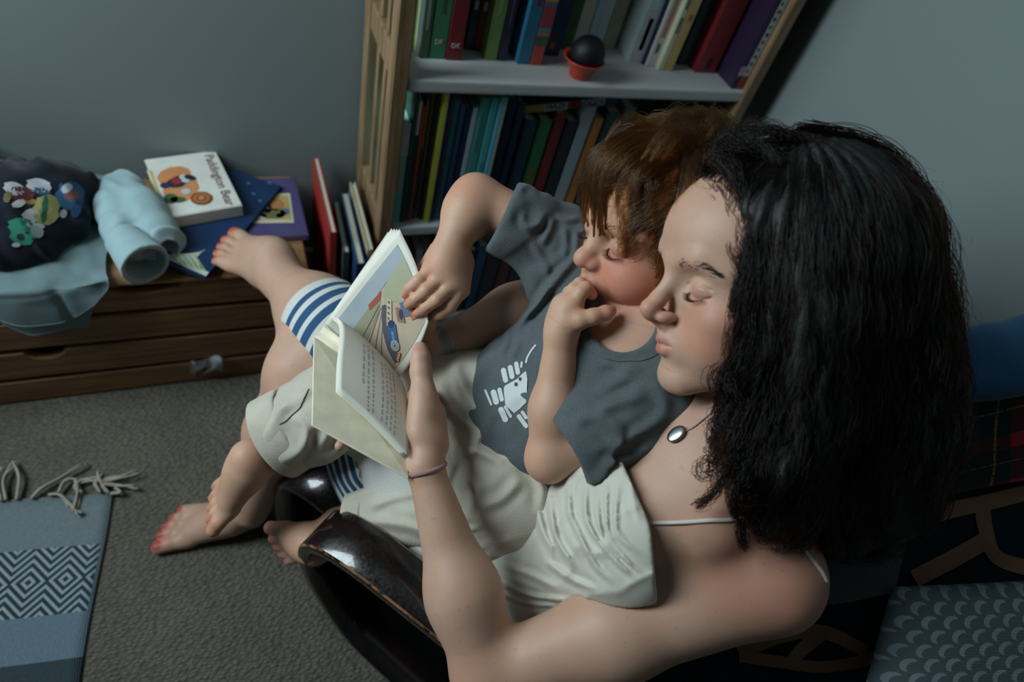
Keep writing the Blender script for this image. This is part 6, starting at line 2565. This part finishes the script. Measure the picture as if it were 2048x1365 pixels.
# loose curls falling in front of the shoulder and by the cheek
locks = [([(1452, 730, .612), (1434, 765, .60), (1448, 815, .598), (1432, 865, .60), (1442, 915, .603)], .007, .034, 26),
         ([(1485, 720, .605), (1462, 740, .594), (1455, 775, .592), (1480, 805, .59), (1475, 855, .592), (1462, 905, .595), (1475, 950, .60)], .008, .042, 70),
         ([(1505, 800, .59), (1475, 880, .585), (1458, 940, .59), (1430, 985, .597), (1392, 1008, .605)], .003, .060, 60),
         ([(1515, 850, .59), (1490, 930, .588), (1470, 1000, .592), (1478, 1050, .60), (1495, 1098, .61)], .003, .060, 70),
         ([(1520, 900, .60), (1500, 980, .60), (1500, 1030, .605), (1530, 1060, .61)], .008, .045, 50),
         ([(1480, 840, .59), (1440, 900, .59), (1425, 940, .595), (1405, 945, .60), (1410, 925, .602), (1440, 930, .60)], .003, .050, 14),
         ([(1470, 800, .59), (1436, 850, .59), (1416, 900, .595), (1420, 935, .60), (1436, 945, .602)], .003, .050, 12),
         ([(1560, 930, .61), (1545, 1000, .615), (1560, 1050, .625), (1590, 1075, .635)], .007, .050, 90),
         ([(1445, 390, .585), (1475, 440, .575), (1478, 490, .572), (1490, 540, .57), (1492, 600, .57), (1500, 660, .572), (1505, 740, .58)], .003, .06, 90),
         ([(1440, 395, .59), (1452, 430, .580), (1446, 470, .577), (1462, 505, .575), (1490, 560, .57)], .002, .05, 34),
         ([(1430, 310, .60), (1455, 330, .585), (1475, 365, .575), (1495, 430, .568), (1510, 520, .568)], .004, .06, 110),
         ([(1440, 300, .605), (1470, 285, .592), (1510, 285, .58), (1560, 330, .57)], .004, .06, 110),
         ([(1450, 285, .61), (1490, 262, .597), (1550, 262, .585), (1640, 295, .58)], .004, .06, 110),
         ([(1410, 335, .63), (1420, 357, .612), (1428, 374, .60), (1450, 380, .585), (1480, 400, .575)], .003, .05, 60),
         ([(1600, 262, .60), (1740, 290, .60), (1830, 380, .62), (1875, 500, .64), (1890, 640, .66), (1895, 780, .69), (1870, 900, .71), (1830, 1000, .73), (1790, 1080, .745)], .006, .07, 160),
         ([(1560, 700, .575), (1560, 850, .585), (1545, 960, .60), (1570, 1050, .63), (1600, 1090, .65)], .008, .065, 150),
         ([(1640, 700, .575), (1650, 850, .59), (1640, 980, .61), (1660, 1080, .65), (1700, 1110, .68)], .008, .065, 150),
         ([(1740, 700, .59), (1750, 850, .60), (1740, 980, .63), (1760, 1070, .67), (1740, 1112, .70)], .008, .065, 150)]
allst = []
for pl, amp, wave, n in locks:
    c = catmull([P(*q) for q in pl], 8)
    M = 40
    c = np.array([[np.interp(x, range(len(c)), c[:, k]) for k in range(3)] for x in np.linspace(0, len(c) - 1, M)])
    offs = rng.normal(0, .0045, (n, 1, 3)) * (1 - .55 * np.linspace(0, 1, M))[None, :, None] + rng.normal(0, .0004, (n, M, 3))
    s_ = c[None] + offs
    s_ = curl(s_, rng, amp, wave, np.repeat(np.arange((n + 19) // 20), 20)[:n], .6)
    allst.append(s_)
hair_obj('loose_curls', np.vstack(allst), .00030, .00018, WH, hair_w, 'stuff')
# flyaways
r_ = on_mass(500, lambda p: ((p - hw.c) @ hw.R.T)[:, 2] > -.2, mass, P(1720, 600, .66), .13)
lift = np.linspace(.001, .014, 26)[None, :] * rng.uniform(.2, 1.5, (len(r_), 1))
st = grow(mass, r_, flow_w, 26, .008, lift, rng, .45, rng.uniform(.4, 1.0, len(r_)))
st = curl(st, rng, .006, .05, np.arange(len(st)), .8)
hair_obj('flyaway_hairs', st, .00010, .00006, WH, hair_w, 'stuff')

# --- the child's hair: thick, tousled, falling forward over the brow
hb = HEAD_B
BH = hair_mat('brown_hair', .44, .32, .28)
BHB = simple_mat('brown_hair_mass', (58, 40, 28), .7, .3, 90, .6, 600)
capb = Un([(Ell(hb.p(-.015, 0, .041), (.113, .088, .084), hb.R), .01), (Ell(hb.p(-.045, 0, -.005), (.066, .080, .080), hb.R), .04),
           (Ell(hb.p(-.006, .068, -.004), (.044, .020, .050), hb.R), .03), (Ell(hb.p(-.012, -.068, .0), (.034, .018, .045), hb.R), .03)])
capb = Cut(capb, [(Cone(hb.p(.140, .0, -.08), hb.p(.122, .0, .022), .085, .056), .015), (Cone(hb.p(.085, .115, -.09), hb.p(.088, .095, .0), .060, .042), .015),
                  (Cone(hb.p(.085, -.115, -.09), hb.p(.088, -.095, .0), .060, .042), .015)])


def b_relief(p):
    q = (p - hb.c) @ hb.R.T
    a = np.arctan2(q[:, 0] + .03, q[:, 1]) * 26 + 3.0 * vnoise(p * 22) + 1.0 * vnoise(p * 60 + 3)
    return .0020 * np.sin(a) + .003 * vnoise(p * 30 + 1.5)


hair_b = sdf_obj('hair', Off(capb, -.001, b_relief), .0024, BHB, child, 1)
crown = np.array([-.060, .012, .120])


def flow_b(p, t):
    q = (p - hb.c) @ hb.R.T
    rad = q - crown
    rad = norm_rows(rad)
    fwd = np.array([.25, 0, -1.0])
    sw = np.cross(rad, np.array([0, 0, 1.0]))
    w = np.clip((.06 - q[:, 2]) / .10, 0, 1)[:, None]
    return (rad * (1 - w) + fwd * w + .28 * sw * (1 - w)) @ hb.R


r_ = on_mass(8200, lambda p: np.ones(len(p), bool), capb, hb.p(-.01, 0, .04), .09)
ln_ = rng.uniform(.35, 1.0, len(r_))
lift = np.linspace(.000, .007, 18)[None, :] * rng.uniform(.2, 1.7, (len(r_), 1))
st = grow(capb, r_, flow_b, 18, .0052, lift, rng, .16, ln_)
st, cl = pull_clumps(st, rng, 700, .58)
st = curl(st, rng, .0025, .07, cl, 1.0)
hair_obj('hair_strands', st, .00025, .00012, BH, hair_b, 'stuff')
# fringe locks over the forehead and side locks before the ear
allst = []
fr_ = []
for k in range(64):
    a = rng.uniform(-.066, .070)
    x0 = .074 - 9.0 * a * a
    sw = rng.uniform(-.012, .016)
    zt = rng.uniform(.010, .046) if a > -.02 else rng.uniform(.018, .048)
    fr_.append(([(x0 - .035, a * .85, .116 - 6 * a * a), (x0 + .010, a * .95 + .004, .100 - 6 * a * a), (x0 + .026 - 3 * a * a, a * 1.05 + sw * .4, .074 + rng.uniform(-.006, .006)),
                 (x0 + .024 - 4 * a * a + rng.uniform(-.002, .004), a * 1.10 + sw, zt)], 40))
for k in range(40):
    s = 1
    x0 = rng.uniform(-.03, .052)
    fr_.append(([(x0 - .02, s * .062, .105), (x0 + .0, s * .084, .070), (x0 + .010, s * .092, .030), (x0 + .016, s * .090 - max(0, x0) * .15, rng.uniform(-.045, -.008))], 46))
for k in range(22):
    x0 = rng.uniform(-.06, .04)
    y0 = rng.uniform(-.03, .06)
    fr_.append(([(x0, y0, .118), (x0 + .018, y0 * 1.1, .128 + rng.uniform(0, .006)), (x0 + .036, y0 * 1.2, .122 + rng.uniform(-.004, .004)), (x0 + .050, y0 * 1.25, .108)], 40))
for pl, n in fr_:
    c = catmull([hb.p(*q) for q in pl], 7)
    M = 22
    c = np.array([[np.interp(x, range(len(c)), c[:, k]) for k in range(3)] for x in np.linspace(0, len(c) - 1, M)])
    s_ = c[None] + rng.normal(0, .0040, (n, 1, 3)) * (1 - .86 * np.linspace(0, 1, M) ** 1.3)[None, :, None] + rng.normal(0, .00025, (n, M, 3))
    allst.append(s_)
hair_obj('fringe_locks', np.vstack(allst), .00024, .00012, BH, hair_b, 'stuff')


# --- brows and lashes
def brows(fr, parent, mat, pts, n, length, name, spread=.0022, r0=.00028):
    bv = bvh_of(parent)
    for s in (1, -1):
        out = []
        c = catmull([(q[0], q[1] * s, q[2]) for q in pts], 8)
        for k in range(n):
            i = rng.uniform(0, len(c) - 1.001)
            j = int(i)
            q = c[j] + (c[j + 1] - c[j]) * (i - j) + rng.normal(0, 1, 3) * np.array([0, .0008, spread * (1 - .5 * i / len(c))])
            d = unit(c[j + 1] - c[j] + np.array([0, 0, .0006]))
            a = fr.p(*q)
            loc_, n_, _, _ = bv.find_nearest(Vector(a))
            a = np.array(loc_)
            n_ = np.array(n_)
            dd = d @ fr.R
            out.append([a + (dd * t + n_ * (.03 * math.sin(t * 2.4) + .04)) * length for t in np.linspace(0, 1, 5)])
        hair_obj(name, np.array(out), r0, .00008, mat, parent, 'stuff')


def lashes(fr, parent, mat, L, n, length):
    for s in (1, -1):
        c = catmull([(q[0], q[1] * s, q[2]) for q in L], 8)
        out = []
        for k in range(n):
            i = (k + .5) / n * (len(c) - 1.01)
            j = int(i)
            q = c[j] + (c[j + 1] - c[j]) * (i - j)
            w = i / (len(c) - 1)
            d = unit(np.array([.80, s * (w - .35) * 1.1, -.62]))
            a = fr.p(*(q + np.array([.0006, 0, .0004])))
            out.append([a + (d * t + np.array([.0, 0, .55]) * t * t) @ fr.R * length * (.75 + .25 * rng.random()) for t in np.linspace(0, 1, 6)])
        hair_obj('eyelashes', np.array(out), .00022, .00008, mat, parent, 'stuff')


LASH = hair_mat('lash_hair', .97, .2, .4)
brows(HEAD_W, woman, WH, [(.0935, .0155, .0230), (.0895, .026, .0275), (.0805, .039, .0265), (.0705, .050, .0195)], 130, .0062, 'eyebrow', .0015)
brows(HEAD_B, child, BH, [(.0905, .012, .0230), (.0860, .025, .0275), (.0760, .040, .0265), (.0660, .050, .0200)], 110, .0065, 'eyebrow', .0018, .0002)
lashes(HEAD_W, woman, LASH, [(.0822, .0185, -.0040), (.0866, .025, -.0078), (.0864, .0330, -.0088), (.0805, .0415, -.0062)], 46, .0085)
lashes(HEAD_B, child, LASH, [(.0815, .0185, -.0036), (.0862, .025, -.0072), (.0860, .0330, -.0082), (.0800, .0415, -.0056)], 46, .0098)
